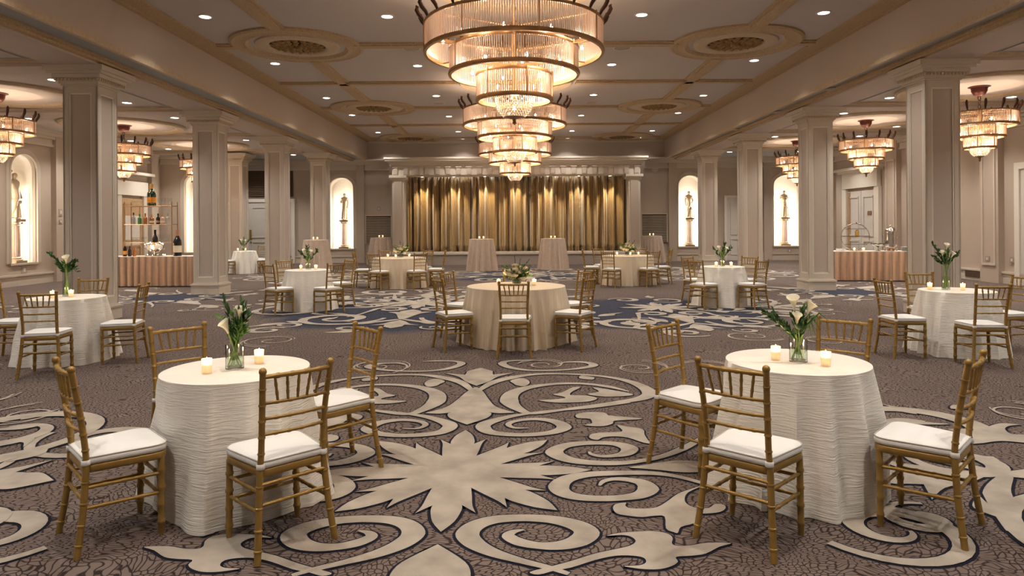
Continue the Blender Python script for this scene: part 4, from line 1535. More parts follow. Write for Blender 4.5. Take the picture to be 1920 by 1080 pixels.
for P, u, nm in ((PR(XR - .05), 18.75, 'right'), (PL(XL + .05), 20.95, 'left')):
    plate(P, u, .16, .62, .17, 'dark register set in the %s wall baseboard' % nm, m='grille', cat='vent', name='baseboard_register')
t = MB()
th = thing('round_wall_speaker', 'small round cream disc high on the wall right of the stage', 'speaker', (5.95, YB - .0, 3.95))
MB().lathe([(.16, 0), (.16, .03), (.11, .05), (0, .05)], 24).build('disc', 'moulding', th, 40, rot=(radians(90), 0, 0))

# ------------------------------------------------------------------ statues
def skin_figure(name, joints, edges, parent, loc, s=1.0, sub=2):
    me = bpy.data.meshes.new(name)
    names = list(joints)
    me.from_pydata([tuple(c * s for c in joints[n][0]) for n in names], [(names.index(a), names.index(b)) for a, b in edges], [])
    me.materials.append(M['marble'])
    o = obj(name, me, parent, loc)
    sk = o.modifiers.new('skin', 'SKIN')
    sk.use_smooth_shade = True
    for n, v in zip(names, me.skin_vertices[0].data):
        r = joints[n][1]
        v.radius = (r[0] * s, r[1] * s) if hasattr(r, '__len__') else (r * s, r * s)
        v.use_root = (n == 'pelvis')
    sb = o.modifiers.new('sub', 'SUBSURF')
    sb.levels = sb.render_levels = sub
    return o


def statue(label, loc, rz, pose, s=1.0, zbase=NICHE_SILL):
    root = thing('statue', label, 'statue', (loc[0], loc[1], zbase), rz, 'niche statues')
    ph = 1.22
    pd = MB()
    pd.box(-.21, .21, -.21, .21, 0, .06)
    pd.lathe([(.20, .06), (.20, .09), (.165, .11), (.18, .14), (.15, .17)], 20)
    p = pd.build('pedestal_base', 'marble', root, 40)
    sh = MB()
    n = 40
    rings = []
    for zz, rr in ((.17, .140), (.60, .138), (1.04, .125)):
        rings.append([(rr * (1 - .07 * (k % 2)) * cos(2 * pi * k / n), rr * (1 - .07 * (k % 2)) * sin(2 * pi * k / n), zz) for k in range(n)])
    sh.loft(rings)
    sh.build('fluted_shaft', 'pedestal', root)
    cp = MB()
    cp.lathe([(.125, 1.04), (.15, 1.06), (.135, 1.08), (.16, 1.12), (.185, 1.15)], 20)
    cp.box(-.19, .19, -.19, .19, 1.15, ph)
    for k in range(4):
        a = k * pi / 2 + pi / 4
        cp.lathe([(0, 0), (.045, .015), (.045, .05), (0, .065)], 8, (.165 * cos(a), .165 * sin(a), 1.075))
    cp.build('pedestal_capital', 'marble', root, 40)
    J = {'pelvis': ((0, 0, .62), (.125, .105)), 'waist': ((.01, 0, .75), (.10, .085)), 'chest': ((0, .01, .90), (.135, .10)), 'neck': ((0, .005, 1.03), .045),
         'headb': ((0, -.01, 1.09), .055), 'head': ((0, -.02, 1.14), (.068, .075)), 'headt': ((0, -.01, 1.20), .05),
         'kl': ((.065, -.02, .36), (.085, .09)), 'fl': ((.07, .0, .05), (.075, .085)), 'tl': ((.075, -.07, .025), .03),
         'kr': ((-.06, -.05, .37), (.085, .09)), 'fr': ((-.07, .01, .05), (.075, .085)), 'tr': ((-.085, -.07, .025), .03),
         'sl': ((.13, .01, .95), .062), 'sr': ((-.13, .01, .95), .062)}
    E_ = [('pelvis', 'waist'), ('waist', 'chest'), ('chest', 'neck'), ('neck', 'headb'), ('headb', 'head'), ('head', 'headt'), ('pelvis', 'kl'), ('kl', 'fl'), ('fl', 'tl'),
          ('pelvis', 'kr'), ('kr', 'fr'), ('fr', 'tr'), ('chest', 'sl'), ('chest', 'sr')]
    arms = {'down': ((.175, .02, .78), (.16, -.06, .60), (.15, -.09, .52)), 'bent': ((.185, .03, .77), (.12, -.12, .76), (.05, -.14, .78)),
            'breast': ((.19, .02, .79), (.10, -.13, .85), (.03, -.13, .90)), 'head': ((.21, -.02, 1.05), (.16, -.02, 1.22), (.09, -.01, 1.25)), 'hip': ((.21, .05, .80), (.16, -.04, .68), (.10, -.08, .66))}
    for side, sg in (('l', 1), ('r', -1)):
        e, w, h = arms[pose[side]]
        J['e' + side] = ((e[0] * sg, e[1], e[2]), .046)
        J['w' + side] = ((w[0] * sg, w[1], w[2]), .034)
        J['h' + side] = ((h[0] * sg, h[1], h[2]), .034)
        E_ += [('s' + side, 'e' + side), ('e' + side, 'w' + side), ('w' + side, 'h' + side)]
    if pose.get('basket'):
        J['b1'] = ((0, 0, 1.26), .09)
        J['b2'] = ((0, 0, 1.33), .12)
        E_ += [('headt', 'b1'), ('b1', 'b2')]
    skin_figure('figure', J, E_, root, (0, 0, ph + .02), s * .95)
    # draped robe round hips and legs
    if pose['robe']:
        dr = MB()
        n = 48
        rings = []
        top = pose['robe']
        for j in range(9):
            u = j / 8
            zz = ph + .02 + (top * (1 - u) + .02 * u) * .95
            a, b2 = (.125 + .05 * u), (.11 + .055 * u)
            rings.append([((a + (.006 + .014 * u) * sin(9 * t + 2.3 * u + 1.1 * sin(2 * t))) * cos(t) * .95 + .01, (b2 + (.006 + .014 * u) * sin(9 * t + 2.3 * u + 1.1 * sin(2 * t))) * sin(t) * .95 - .01, zz) for t in [2 * pi * k / n for k in range(n)]])
        dr.loft(rings)
        dr.build('robe', 'marble', root, 60)
    MB().lathe([(.16, ph), (.16, ph + .025), (.0, ph + .025)], 20).build('figure_base', 'marble', root, 40)
    return root


statue('marble statue in a long robe with lowered arms, niche left of the stage', (-7.40, YB + .33), 0, dict(l='down', r='bent', robe=.82))
statue('marble statue with one arm across the body, niche right of the stage', (7.49, YB + .33), 0, dict(l='hip', r='down', robe=.35))
statue('marble statue with both hands at the chest, niche of the right aisle', (11.62, YB + .36), 0, dict(l='breast', r='breast', robe=.66))
statue('marble statue with raised arm, niche in the left wall', (XL - .30, 19.06), radians(90), dict(l='down', r='head', robe=.5, basket=False), 1.12)
statue('marble statue behind the bar, mostly hidden by the second left column', (-12.0, 26.1 + .34), 0, dict(l='bent', r='hip', robe=.6))


# ------------------------------------------------------------------ chairs
def bamboo(p0, p1, r, nodes, n=8, bend=None):
    """list of points / radii for a turned stick with raised rings"""
    p0, p1 = Vector(p0), Vector(p1)
    def at(t):
        p = p0.lerp(p1, t)
        if bend:
            p = p + Vector(bend) * (4 * t * (1 - t))
        return p
    L = (p1 - p0).length
    e = .006 / L
    pts, rad = [at(0)], [r]
    for t in nodes:
        for dt, k in ((-2 * e, 1.0), (-e, 1.22), (e, 1.22), (2 * e, 1.0)):
            pts.append(at(t + dt))
            rad.append(r * k)
    pts.append(at(1))
    rad.append(r)
    return pts, rad


def seat_outline(g=0.0, n=6):
    """rounded trapezoid, counter-clockwise"""
    corners = [(-.158, -.182, .03), (.158, -.182, .03), (.198, .185, .07), (-.198, .185, .07)]
    pts = []
    cnt = len(corners)
    for i, (x, y, r) in enumerate(corners):
        p = Vector((x, y)); a = Vector(corners[i - 1][:2]); b = Vector(corners[(i + 1) % cnt][:2])
        d0 = (a - p).normalized(); d1 = (b - p).normalized()
        s0, s1 = p + d0 * r * 1.2, p + d1 * r * 1.2
        for k in range(n + 1):
            t = k / n
            q = s0 * (1 - t) ** 2 + p * 2 * t * (1 - t) + s1 * t * t
            pts.append(q)
    c = Vector((0, 0))
    return [tuple(q + (q - c).normalized() * g) for q in pts]


def make_chair():
    root = thing('ballroom_chair', '', 'chair')
    for sg in (-1, 1):
        # back post and rear leg in one sweep
        ctrl = [(sg * .202, -.228, 0), (sg * .180, -.196, .22), (sg * .166, -.180, .42), (sg * .160, -.182, .52), (sg * .165, -.205, .70), (sg * .176, -.241, .905)]
        P = [Vector(c) for c in ctrl]
        pts, rad = [], []
        ringz = [.06, .15, .25, .35, .505, .585, .665, .745, .825]
        N = 46
        for i in range(N + 1):
            t = i / N * (len(P) - 1)
            k = min(int(t), len(P) - 2)
            u = t - k
            p0, p1, p2, p3 = P[max(k - 1, 0)], P[k], P[k + 1], P[min(k + 2, len(P) - 1)]
            q = .5 * (2 * p1 + (p2 - p0) * u + (2 * p0 - 5 * p1 + 4 * p2 - p3) * u * u + (3 * p1 - p0 - 3 * p2 + p3) * u ** 3)
            pts.append(q)
            rad.append(.0165 if q.z < .45 else .0150)
        out, ro = [], []
        for q, r in zip(pts, rad):
            out.append(q); ro.append(r)
        # insert rings
        allp = list(zip(out, ro))
        for rz_ in ringz:
            for i in range(len(out) - 1):
                if out[i].z <= rz_ < out[i + 1].z:
                    u = (rz_ - out[i].z) / (out[i + 1].z - out[i].z)
                    c = out[i].lerp(out[i + 1], u)
                    for dz, k in ((-.006, 1.0), (-.003, 1.2), (.003, 1.2), (.006, 1.0)):
                        allp.append((c + (out[i + 1] - out[i]).normalized() * dz, ro[i] * k))
        allp.sort(key=lambda a: a[0].z)
        m = MB().tube([a for a, _ in allp], [b for _, b in allp], 10)
        tip = P[-1]
        m.lathe([(.0155, -.004), (.018, .0), (.019, .008), (.016, .018), (.008, .024), (0, .025)], 10, tip)
        m.build('back_post', 'gold', root, 45)
        pts, rad = bamboo((sg * .186, .154, 0), (sg * .178, .160, .405), .0165, (.16, .38, .60, .82))
        rad[0] = .0135
        MB().tube(pts, rad, 10).build('front_leg', 'gold', root, 45)
        for zz, zf in ((.325, .315), (.225, .215)):
            pts, rad = bamboo((sg * .172, -.19, zz), (sg * .180, .158, zf), .0095, (.25, .5, .75))
            MB().tube(pts, rad, 8).build('side_stretcher', 'gold', root, 45)
    for zz in (.36, .262):
        pts, rad = bamboo((-.17, -.19, zz), (.17, -.19, zz), .0095, (.3, .7))
        MB().tube(pts, rad, 8).build('back_stretcher', 'gold', root, 45)
    for zz in (.30, .20):
        pts, rad = bamboo((-.18, .158, zz), (.18, .158, zz), .0095, (.3, .7))
        MB().tube(pts, rad, 8).build('front_stretcher', 'gold', root, 45)
    # seat frame
    o0, o1 = seat_outline(.004), seat_outline(.012)
    MB().loft([[(x, y, .392) for x, y in o0], [(x, y, .398) for x, y in o1], [(x, y, .425) for x, y in o1], [(x, y, .432) for x, y in o0]]).build('seat_frame', 'gold', root, 50)
    # cushion
    rings = []
    for g, zz in ((-.004, .430), (.012, .436), (.016, .448), (.013, .463), (.004, .471), (-.02, .477), (-.07, .482), (-.13, .484)):
        rings.append([(x, y, zz) for x, y in seat_outline(g)])
    cu_ = MB().loft(rings).build('cushion', 'cushion', root, 70)
    MB().tube([(x, y, .468) for x, y in seat_outline(.012)], .0035, 5, closed=True).build('piping', 'piping', cu_, 60)
    for sg in (-1, 1):
        MB().lathe([(.017, -.014), (.021, -.010), (.021, .010), (.017, .014)], 12, (sg * .163, -.180, .445)).build('cushion_tie', 'cushion', cu_, 50)
    # back
    def xp(zz):
        t = (zz - .52) / .385
        return .160 + .016 * t
    def yp(zz):
        t = (zz - .52) / .385
        return -.182 - .059 * t
    for nm, zz, r in (('top_rail', .885, .0115), ('back_rail', .755, .0085), ('back_rail', .678, .0085), ('back_rail', .600, .0085)):
        pts, rad = bamboo((-xp(zz), yp(zz), zz), (xp(zz), yp(zz), zz), r, (.2, .4, .6, .8), bend=(0, -.018, 0))
        # more points for the bow
        m = MB().tube(pts, rad, 8)
        m.build(nm, 'gold', root, 45)
    for k in range(5):
        u = -.104 + .052 * k
        b0 = -.018 * (1 - (u / .17) ** 2)
        p0 = (u * .93, yp(.755) + b0, .755)
        p1 = (u * 1.16, yp(.885) + b0, .885)
        pts, rad = bamboo(p0, p1, .0068, (.33, .66))
        MB().tube(pts, rad, 7).build('spindle', 'gold', root, 45)
    return root


chair0 = make_chair()
used = False
TABLES = {
    'T1': (-1.66, 4.05, .41, 'the near left table'), 'T2': (1.71, 4.17, .41, 'the near right table'),
    'T3': (-5.43, 8.25, .41, 'the table by the first left column'), 'T4': (5.42, 8.40, .41, 'the table by the first right column'),
    'T5': (-4.0, 13.1, .41, 'the small table left of centre'), 'T6': (4.02, 13.3, .41, 'the small table right of centre'),
    'T7': (0.0, 9.40, .67, 'the large centre table'), 'T8': (-3.03, 17.8, .67, 'the large left stage table'),
    'T9': (2.98, 18.2, .67, 'the large right stage table'), 'T10': (-9.25, 23.3, .36, 'the far left aisle table')}
SEATS = {
    'T1': [(-2.10, 3.59, 314, 'front left'), (-1.24, 3.52, 44, 'front right'), (-1.20, 4.51, 131, 'back right'), (-2.17, 4.54, 224, 'back left')],
    'T2': [(1.21, 3.51, 317, 'front left'), (2.15, 3.62, 46, 'front right'), (2.18, 4.70, 138, 'back right'), (1.18, 4.54, 224, 'back left')],
    'T3': [(-5.14, 7.48, 14, 'front'), (-4.71, 8.16, 102, 'right'), (-5.61, 8.90, 191, 'back'), (-6.17, 8.38, 280, 'left')],
    'T4': [(4.62, 8.17, 273, 'left'), (5.45, 9.04, 174, 'back'), (5.19, 7.64, 356, 'front'), (6.12, 8.51, 97, 'right')],
    'T5': [(-4.33, 12.51, 321, 'front left'), (-4.51, 13.63, 227, 'back left'), (-3.46, 12.53, 52, 'front right'), (-3.52, 13.60, 137, 'back right')],
    'T6': [(3.53, 12.83, 304, 'front left'), (3.68, 13.92, 215, 'back left'), (4.42, 12.80, 32, 'front right'), (4.62, 13.82, 134, 'back right')],
    'T7': [(-.02, 8.37, 358, 'front'), (-.80, 8.86, 298, 'front left'), (-.79, 9.80, 243, 'back left'), (-.02, 10.36, 181, 'back'), (.80, 9.86, 119, 'back right'), (.74, 8.85, 57, 'front right')],
    'T8': [(-3.95, 17.66, 272, 'left'), (-3.40, 16.94, 337, 'front left'), (-2.48, 17.02, 35, 'front right'), (-2.08, 17.78, 93, 'right'), (-2.55, 18.65, 145, 'back right'), (-3.50, 18.66, 208, 'back left')],
    'T9': [(2.02, 18.26, 268, 'left'), (2.42, 17.30, 327, 'front left'), (3.38, 17.36, 20, 'front right'), (3.88, 18.14, 90, 'right'), (3.40, 19.08, 145, 'back right'), (2.42, 19.05, 207, 'back left')],
    'T10': [(-9.60, 22.72, 330, 'front left'), (-9.02, 23.90, 165, 'back'), (-8.55, 23.15, 100, 'right')]}
for T, seats in SEATS.items():
    for (x, y, a, w) in seats:
        lab = 'gold chair with white cushion, %s seat at %s' % (w, TABLES[T][3])
        if not used:
            chair0.location = (x, y, 0)
            chair0.rotation_euler = (0, 0, radians(a))
            tag(chair0, lab, None, 'chairs at ' + TABLES[T][3])
            used = True
        else:
            copy_thing(chair0, (x, y, 0), radians(a), lab, 'chairs at ' + TABLES[T][3])


# ------------------------------------------------------------------ draped tables
def drape(R, H, Rb, nf, amp, lobes, seed, chairs_at=(), n=160, nz=16):
    rnd = random.Random(seed)
    ph = [rnd.uniform(0, 6.28) for _ in range(5)]
    t = MB()
    rings = []
    for r in (R * .02, R * .5, R * .93):
        rings.append([(r * cos(2 * pi * k / n), r * sin(2 * pi * k / n), H) for k in range(n)])
    for j in range(nz + 1):
        u = j / nz
        zz = H - .004 - (H - .008) * u
        ring = []
        for k in range(n):
            a = 2 * pi * k / n
            f1 = sin(nf * a + ph[0] + 1.1 * sin(2 * a + ph[1]))
            f2 = sin((nf * 2 - 1) * a + ph[2] + .9 * sin(3 * a + ph[3]))
            fold = .7 * (1 - 2 * abs(f1) ** .75) + .3 * f2
            prof = u ** 1.1
            r = R + .004 + (Rb - R) * prof + amp * fold * min(1, u * 1.6) ** .8
            for la, lw, lh in lobes:
                d = (a - la + pi) % (2 * pi) - pi
                r += lh * u * math.exp(-(d / lw) ** 2)
            for ca, cd in chairs_at:            # the cloth is pushed in where a chair stands against it
                d = (a - ca + pi) % (2 * pi) - pi
                allow = max(R + .004, cd - .215)
                r -= max(0, r - allow) * math.exp(-(d * R / .24) ** 4) * min(1, u * 4)
            ring.append((r * cos(a), r * sin(a), zz))
        rings.append(ring)
    t.loft(rings[::-1], cap=False)
    t.f.append(tuple(range(len(t.v) - n, len(t.v))))
    t.mi.append(0)
    return t


def round_table(x, y, R, H, Rb, nf, amp, m, label, seed, group, lobes=(), chairs_at=()):
    root = thing('round_table', label, 'table', (x, y, 0), 0, group)
    drape(R, H, Rb, nf, amp, lobes, seed, chairs_at).build('tablecloth', m, root, 70)
    MB().lathe([(0, H - .03), (R - .01, H - .03), (R - .01, H - .008), (0, H - .008)], 40).build('tabletop', 'tableframe', root, 40)
    t = MB().lathe([(.025, .03), (.025, H - .03)], 12)
    for k in range(4):
        a = k * pi / 2
        t.tube([(.02 * cos(a), .02 * sin(a), .05), (.24 * cos(a), .24 * sin(a), .015)], .014, 6)
    t.build('pedestal', 'tableframe', root)
    return root


for T, (x, y, R, nm) in TABLES.items():
    ca = [(math.atan2(sy - y, sx_ - x), math.hypot(sy - y, sx_ - x)) for sx_, sy, a, w in SEATS[T]]
    if R < .5:
        lob = [(-pi / 2 + .05, .35, .03), (0.1, .4, .05), (pi / 2, .4, .04), (pi, .4, .05)] if T in ('T1', 'T2', 'T5', 'T6', 'T10') else [(-pi / 4, .35, .04), (pi / 4, .4, .05), (3 * pi / 4, .4, .04), (-3 * pi / 4, .4, .05)]
        round_table(x, y, R, .76, .52, 7, .055, 'ivory', 'round table in ivory crinkled cloth, ' + nm, int(T[1:]) * 7, 'small ivory tables', lob, ca)
    else:
        round_table(x, y, R, .76, .81, 15, .065, 'champagne', 'round table in smooth champagne cloth, ' + nm, int(T[1:]) * 7, 'large champagne tables', (), ca)
HIGH = [(-1.20, 23.9, 'left of the centre line before the stage'), (1.32, 24.3, 'right of the centre line before the stage'), (-5.52, 28.0, 'below the vent left of the stage'), (5.6, 28.2, 'below the vent right of the stage'), (-7.15, 24.4, 'before the farthest left column')]
for i, (x, y, nm) in enumerate(HIGH):
    round_table(x, y, .42, 1.10, .54, 9, .07, 'blush', 'tall round cocktail table under a blush cloth, ' + nm, 40 + i, 'tall cocktail tables')


# ------------------------------------------------------------------ candles
def make_votive(h=.085, r=.029):
    root = thing('votive_candle', '', 'candle')
    MB().lathe([(0, .001), (r * .85, .001), (r * .88, .006), (r, h), (r * .93, h), (r * .80, .012), (0, .012)], 18).build('glass_cup', 'votive', root, 40)
    MB().lathe([(0, .012), (r * .78, .013), (r * .86, h * .62), (r * .5, h * .60), (0, h * .58)], 16).build('wax', 'wax', root, 40)
    MB().lathe([(0, h * .60), (.0045, h * .66), (.0065, h * .78), (.004, h * .95), (0, h * 1.12)], 8).build('flame', 'flame', root, 60)
    return root


cand0 = make_votive()
cused = False


def candle(x, y, zz, lab, group):
    global cused
    if not cused:
        cand0.location = (x, y, zz)
        tag(cand0, lab, None, group)
        cused = True
        o = cand0
    else:
        o = copy_thing(cand0, (x, y, zz), 0, lab, group)
    if y < 11:
        lamp('POINT', (0, 0, .095), .35, (1.0, .6, .28), o, size=.01, name='candle_lamp')
    return o


CAND = {'T1': [(-1.77, 3.90, 'left'), (-1.573, 4.17, 'right')], 'T2': [(1.587, 4.18, 'left'), (1.807, 3.99, 'right')],
        'T3': [(-5.52, 8.13, 'left'), (-5.36, 8.22, 'right')], 'T4': [(5.12, 8.45, 'left'), (5.45, 8.33, 'right')],
        'T5': [(-4.13, 13.1, 'left'), (-3.84, 13.1, 'right')], 'T6': [(3.87, 13.2, 'left'), (4.16, 13.2, 'right'), (4.06, 13.42, 'middle')],
        'T7': [(-.24, 9.42, 'left'), (.25, 9.42, 'right')], 'T8': [(-3.33, 17.75, 'left'), (-3.08, 17.5, 'middle'), (-2.78, 17.8, 'right')],
        'T9': [(2.68, 18.1, 'left'), (3.0, 17.9, 'middle'), (3.25, 18.1, 'right')], 'T10': [(-9.45, 23.2, 'left'), (-9.17, 23.15, 'right')]}
for T, L in CAND.items():
    for (x, y, w) in L:
        candle(x, y, .7605, 'lit votive candle in gold glass, %s one on %s' % (w, TABLES[T][3]), 'votive candles')
for i, (x, y, nm) in enumerate(HIGH):
    for dx, w in ((-.07, 'left'), (.07, 'right')):
        candle(x + dx, y - .05, 1.1005, '%s votive candle on the cocktail table %s' % (w, nm.replace(' before the stage', '')), 'votive candles')


# ------------------------------------------------------------------ flowers
def leaf_quad(t, p, d, ln, w, rnd):
    d = Vector(d).normalized()
    side = d.cross(Vector((rnd.uniform(-1, 1), rnd.uniform(-1, 1), rnd.uniform(-.3, 1))))
    if side.length < .01:
        side = Vector((1, 0, 0))
    side.normalize()
    up = side.cross(d)
    p = Vector(p)
    vs = [p, p + d * ln * .35 + side * w / 2 + up * ln * .04, p + d * ln * .7 + side * w * .38, p + d * ln - up * ln * .08, p + d * ln * .7 - side * w * .38, p + d * ln * .35 - side * w / 2 + up * ln * .04, p + d * ln * .45 - up * w * .12]
    t.add(vs, [(0, 1, 6), (1, 2, 6), (2, 3, 6), (3, 4, 6), (4, 5, 6), (5, 0, 6)])


def spray(t, base, tip, n, ln, w, rnd, droop=0.0, spread=.8):
    """leafy twig from base to tip"""
    base, tip = Vector(base), Vector(tip)
    ax = (tip - base).normalized()
    mid = base.lerp(tip, .5) + Vector((0, 0, droop))
    pts = [base * (1 - u) ** 2 + mid * 2 * u * (1 - u) + tip * u * u for u in [i / 8 for i in range(9)]]
    t.tube(pts, .0028, 5)
    for i in range(n):
        u = .2 + .8 * i / max(1, n - 1)
        k = min(int(u * 8), 7)
        p = pts[k].lerp(pts[k + 1], u * 8 - k)
        v = Vector((rnd.uniform(-1, 1), rnd.uniform(-1, 1), rnd.uniform(-.6, 1))) * spread + ax * .8
        leaf_quad(t, p, v, ln * rnd.uniform(.7, 1.2), w * rnd.uniform(.8, 1.2), rnd)


def calla(root, base, tip, face, size):
    """calla lily: stem and a rolled trumpet petal opening towards face"""
    base, tip, face = Vector(base), Vector(tip), Vector(face).normalized()
    size *= .68
    ax = (tip - base).normalized()
    mid = base.lerp(tip, .55) + ax.cross(face) * .01
    pts = [base * (1 - u) ** 2 + mid * 2 * u * (1 - u) + tip * u * u for u in [i / 7 for i in range(8)]]
    st = MB().tube(pts, .0045, 7).build('lily_stem', 'stem', root, 60)
    e1 = face - ax * face.dot(ax)
    if e1.length < .05:
        e1 = ax.orthogonal()
    e1.normalize()
    e2 = ax.cross(e1)
    t = MB()
    rings = []
    n = 20
    for j in range(9):
        u = j / 8
        ring = []
        for k in range(n):
            a = 2 * pi * k / n
            back = .5 - .5 * cos(a)               # 1 at the side away from the opening
            r = size * (.09 + .29 * u ** 1.5) * (1 + .12 * back)
            h = size * (1.15 * u + .45 * u * u * back)
            flare = size * .22 * u ** 4
            q = tip + ax * (h - flare * .3 * (1 - back)) + (e1 * cos(a) + e2 * sin(a)) * (r + flare) - e1 * (-.12 * size * u * u)
            ring.append(q)
        rings.append(ring)
    t.loft(rings, cap=False)
    o = t.build('lily', 'lily', root, 70)
    sp = MB().tube([tip + ax * size * .2, tip + ax * size * .75], [size * .05, size * .03], 7).build('lily_spadix', 'goldfoil', o, 60)
    return o


def vase_calla(loc, label, kind, rz=0):
    rnd = random.Random(hash(kind) if False else len(kind) * 13 + kind.count('t'))
    root = thing('flower_vase', label, 'flowers', loc, rz, 'table flowers')
    tall = kind.startswith('tall')
    H, r = (.30, .046) if tall else (.145, .051)
    MB().lathe([(0, .002), (r, .002), (r, H), (r - .004, H), (r - .004, .014), (0, .014)], 28).build('glass_vase', 'glass', root, 40)
    MB().lathe([(0, .0145), (r - .005, .0145), (r - .005, H * .55), (0, H * .55)], 24).build('water', 'water', root, 40)
    st = MB()
    for k in range(9 if not tall else 12):
        a = rnd.uniform(0, 6.28)
        b = a + pi + rnd.uniform(-.8, .8)
        st.tube([(r * .75 * cos(a), r * .75 * sin(a), .018), (r * .2 * cos(b), r * .2 * sin(b), H * .95), (r * .5 * cos(b), r * .5 * sin(b), H * 1.15)], .004, 6)
    st.build('stems', 'stem', root, 60)
    g1, g2 = MB(), MB()
    if kind == 'left near':
        spray(g1, (0, 0, .13), (-.055, .0, .40), 22, .05, .018, rnd, .02, .55)
        spray(g1, (0, 0, .13), (.07, .02, .30), 22, .055, .02, rnd, .02, .6)
        spray(g1, (.0, 0, .12), (.02, .02, .34), 20, .055, .02, rnd, .0, .7)
        spray(g2, (0, 0, .12), (.045, -.02, .26), 26, .06, .022, rnd, .0, .7)
        spray(g2, (0, 0, .12), (-.085, .02, .295), 9, .045, .03, rnd, .02, .5)
        for q in ((.05, .0, .33), (-.02, .03, .31), (.07, -.02, .22), (.03, .03, .38), (.06, .02, .35)):
            spray(g2 if q[2] < .33 else g1, (0, 0, .12), q, 16, .05, .017, rnd, .01, .55)
        calla(root, (.005, -.01, .10), (-.028, -.02, .21), (-.7, -.7, .3), .085)
        calla(root, (.01, 0, .10), (.028, .0, .29), (.6, -.5, .4), .075)
    elif kind == 'right near':
        spray(g1, (0, 0, .13), (-.19, .02, .295), 34, .05, .018, rnd, .0, .6)
        spray(g1, (0, 0, .13), (.02, .02, .29), 22, .06, .022, rnd, .0, .7)
        for k in range(5):
            p = Vector((.03 + .012 * k, -.01 + .01 * (k % 3), .24))
            tip = Vector((.085 + .022 * k, -.01 + .012 * (k % 2), .13 + .03 * k))
            g1.tube([p * .4 + Vector((0, 0, .08)), p, p.lerp(tip, .5) + Vector((0, 0, .05)), tip], [.003, .006, .006, .001], 5)
        spray(g2, (0, 0, .12), (.05, .02, .31), 12, .06, .022, rnd, .0, .5)
        spray(g2, (0, 0, .12), (-.215, .02, .33), 3, .04, .03, rnd, .0, .4)
        for q in ((-.10, .0, .24), (-.02, .03, .28), (.06, -.02, .27), (-.14, .02, .29), (.0, -.03, .22)):
            spray(g1, (0, 0, .12), q, 18, .05, .019, rnd, .01, .6)
        calla(root, (0, 0, .10), (-.022, 0, .31), (-.3, -.8, .5), .09)
        calla(root, (.01, 0, .10), (.055, -.01, .285), (.9, -.4, .1), .085)
        calla(root, (0, -.01, .10), (-.012, -.02, .23), (.2, -.9, .3), .07)
    elif kind == 'tall left':
        spray(g1, (0, 0, .28), (-.22, .02, .52), 34, .06, .024, rnd, .02, .6)
        spray(g1, (0, 0, .28), (.10, .02, .42), 22, .06, .024, rnd, .04, .7)
        spray(g1, (0, 0, .28), (.11, .0, .30), 12, .05, .02, rnd, .10, .5)
        spray(g2, (0, 0, .28), (-.04, .02, .42), 20, .07, .026, rnd, .0, .7)
        for q in ((-.12, 0, .44), (.04, 0, .40), (.07, .02, .36), (-.08, -.02, .38)):
            spray(g1, (0, 0, .27), q, 18, .06, .024, rnd, .01, .7)
        calla(root, (0, 0, .2), (.005, -.02, .40), (.1, -.8, .6), .10)
    elif kind == 'tall right':
        spray(g1, (0, 0, .28), (-.15, .02, .56), 20, .055, .022, rnd, .04, .6)
        spray(g1, (0, 0, .28), (.16, .02, .44), 22, .06, .024, rnd, .02, .6)
        spray(g1, (0, 0, .28), (-.12, .02, .40), 20, .06, .024, rnd, .02, .7)
        spray(g2, (0, 0, .28), (.03, .02, .46), 28, .07, .026, rnd, .0, .8)
        for q in ((-.06, 0, .46), (.08, 0, .40), (.04, .02, .50), (-.03, -.02, .38)):
            spray(g1, (0, 0, .27), q, 18, .06, .024, rnd, .01, .7)
        calla(root, (0, 0, .2), (.0, -.02, .50), (-.1, -.6, .7), .075)
        calla(root, (0, 0, .2), (.06, -.02, .40), (.5, -.7, .5), .075)
        calla(root, (0, 0, .2), (-.05, -.02, .42), (-.5, -.7, .4), .065)
    else:
        tx = .06 if 'right' in kind else -.03
        spray(g1, (0, 0, .12), (-.16, .0, .34), 22, .075, .03, rnd, .02, .8)
        spray(g1, (0, 0, .12), (.17, .0, .36), 22, .075, .03, rnd, .02, .8)
        spray(g1, (0, 0, .12), (tx, .05, .44), 26, .075, .03, rnd, .0, .8)
        spray(g2, (0, 0, .12), (.0, -.08, .32), 22, .075, .03, rnd, .0, .8)
        calla(root, (0, 0, .1), (.05, -.03, .30), (.3, -.8, .4), .08)
        calla(root, (0, 0, .1), (-.06, -.03, .32), (-.3, -.8, .4), .08)
    tag(g1.build('dark_foliage', 'leaf', root), kind='stuff')
    tag(g2.build('light_foliage', 'leaf2', root), kind='stuff')
    return root


vase_calla((-1.664, 4.03, .7605), 'short glass vase with two calla lilies and foliage on the near left table', 'left near')
vase_calla((1.70, 4.12, .7605), 'short glass vase with three calla lilies on the near right table', 'right near')
vase_calla((-5.46, 8.30, .7605), 'tall glass vase with leaning greens on the table by the first left column', 'tall left')
vase_calla((5.30, 8.42, .7605), 'tall glass vase with white flowers on the table by the first right column', 'tall right')
vase_calla((-4.0, 13.15, .7605), 'glass vase with dark greens on the small table left of centre', 'far left')
vase_calla((4.02, 13.3, .7605), 'glass vase with upright greens on the small table right of centre', 'far right')
vase_calla((-9.30, 23.35, .7605), 'vase of greens on the far table beyond the second left column', 'farthest')


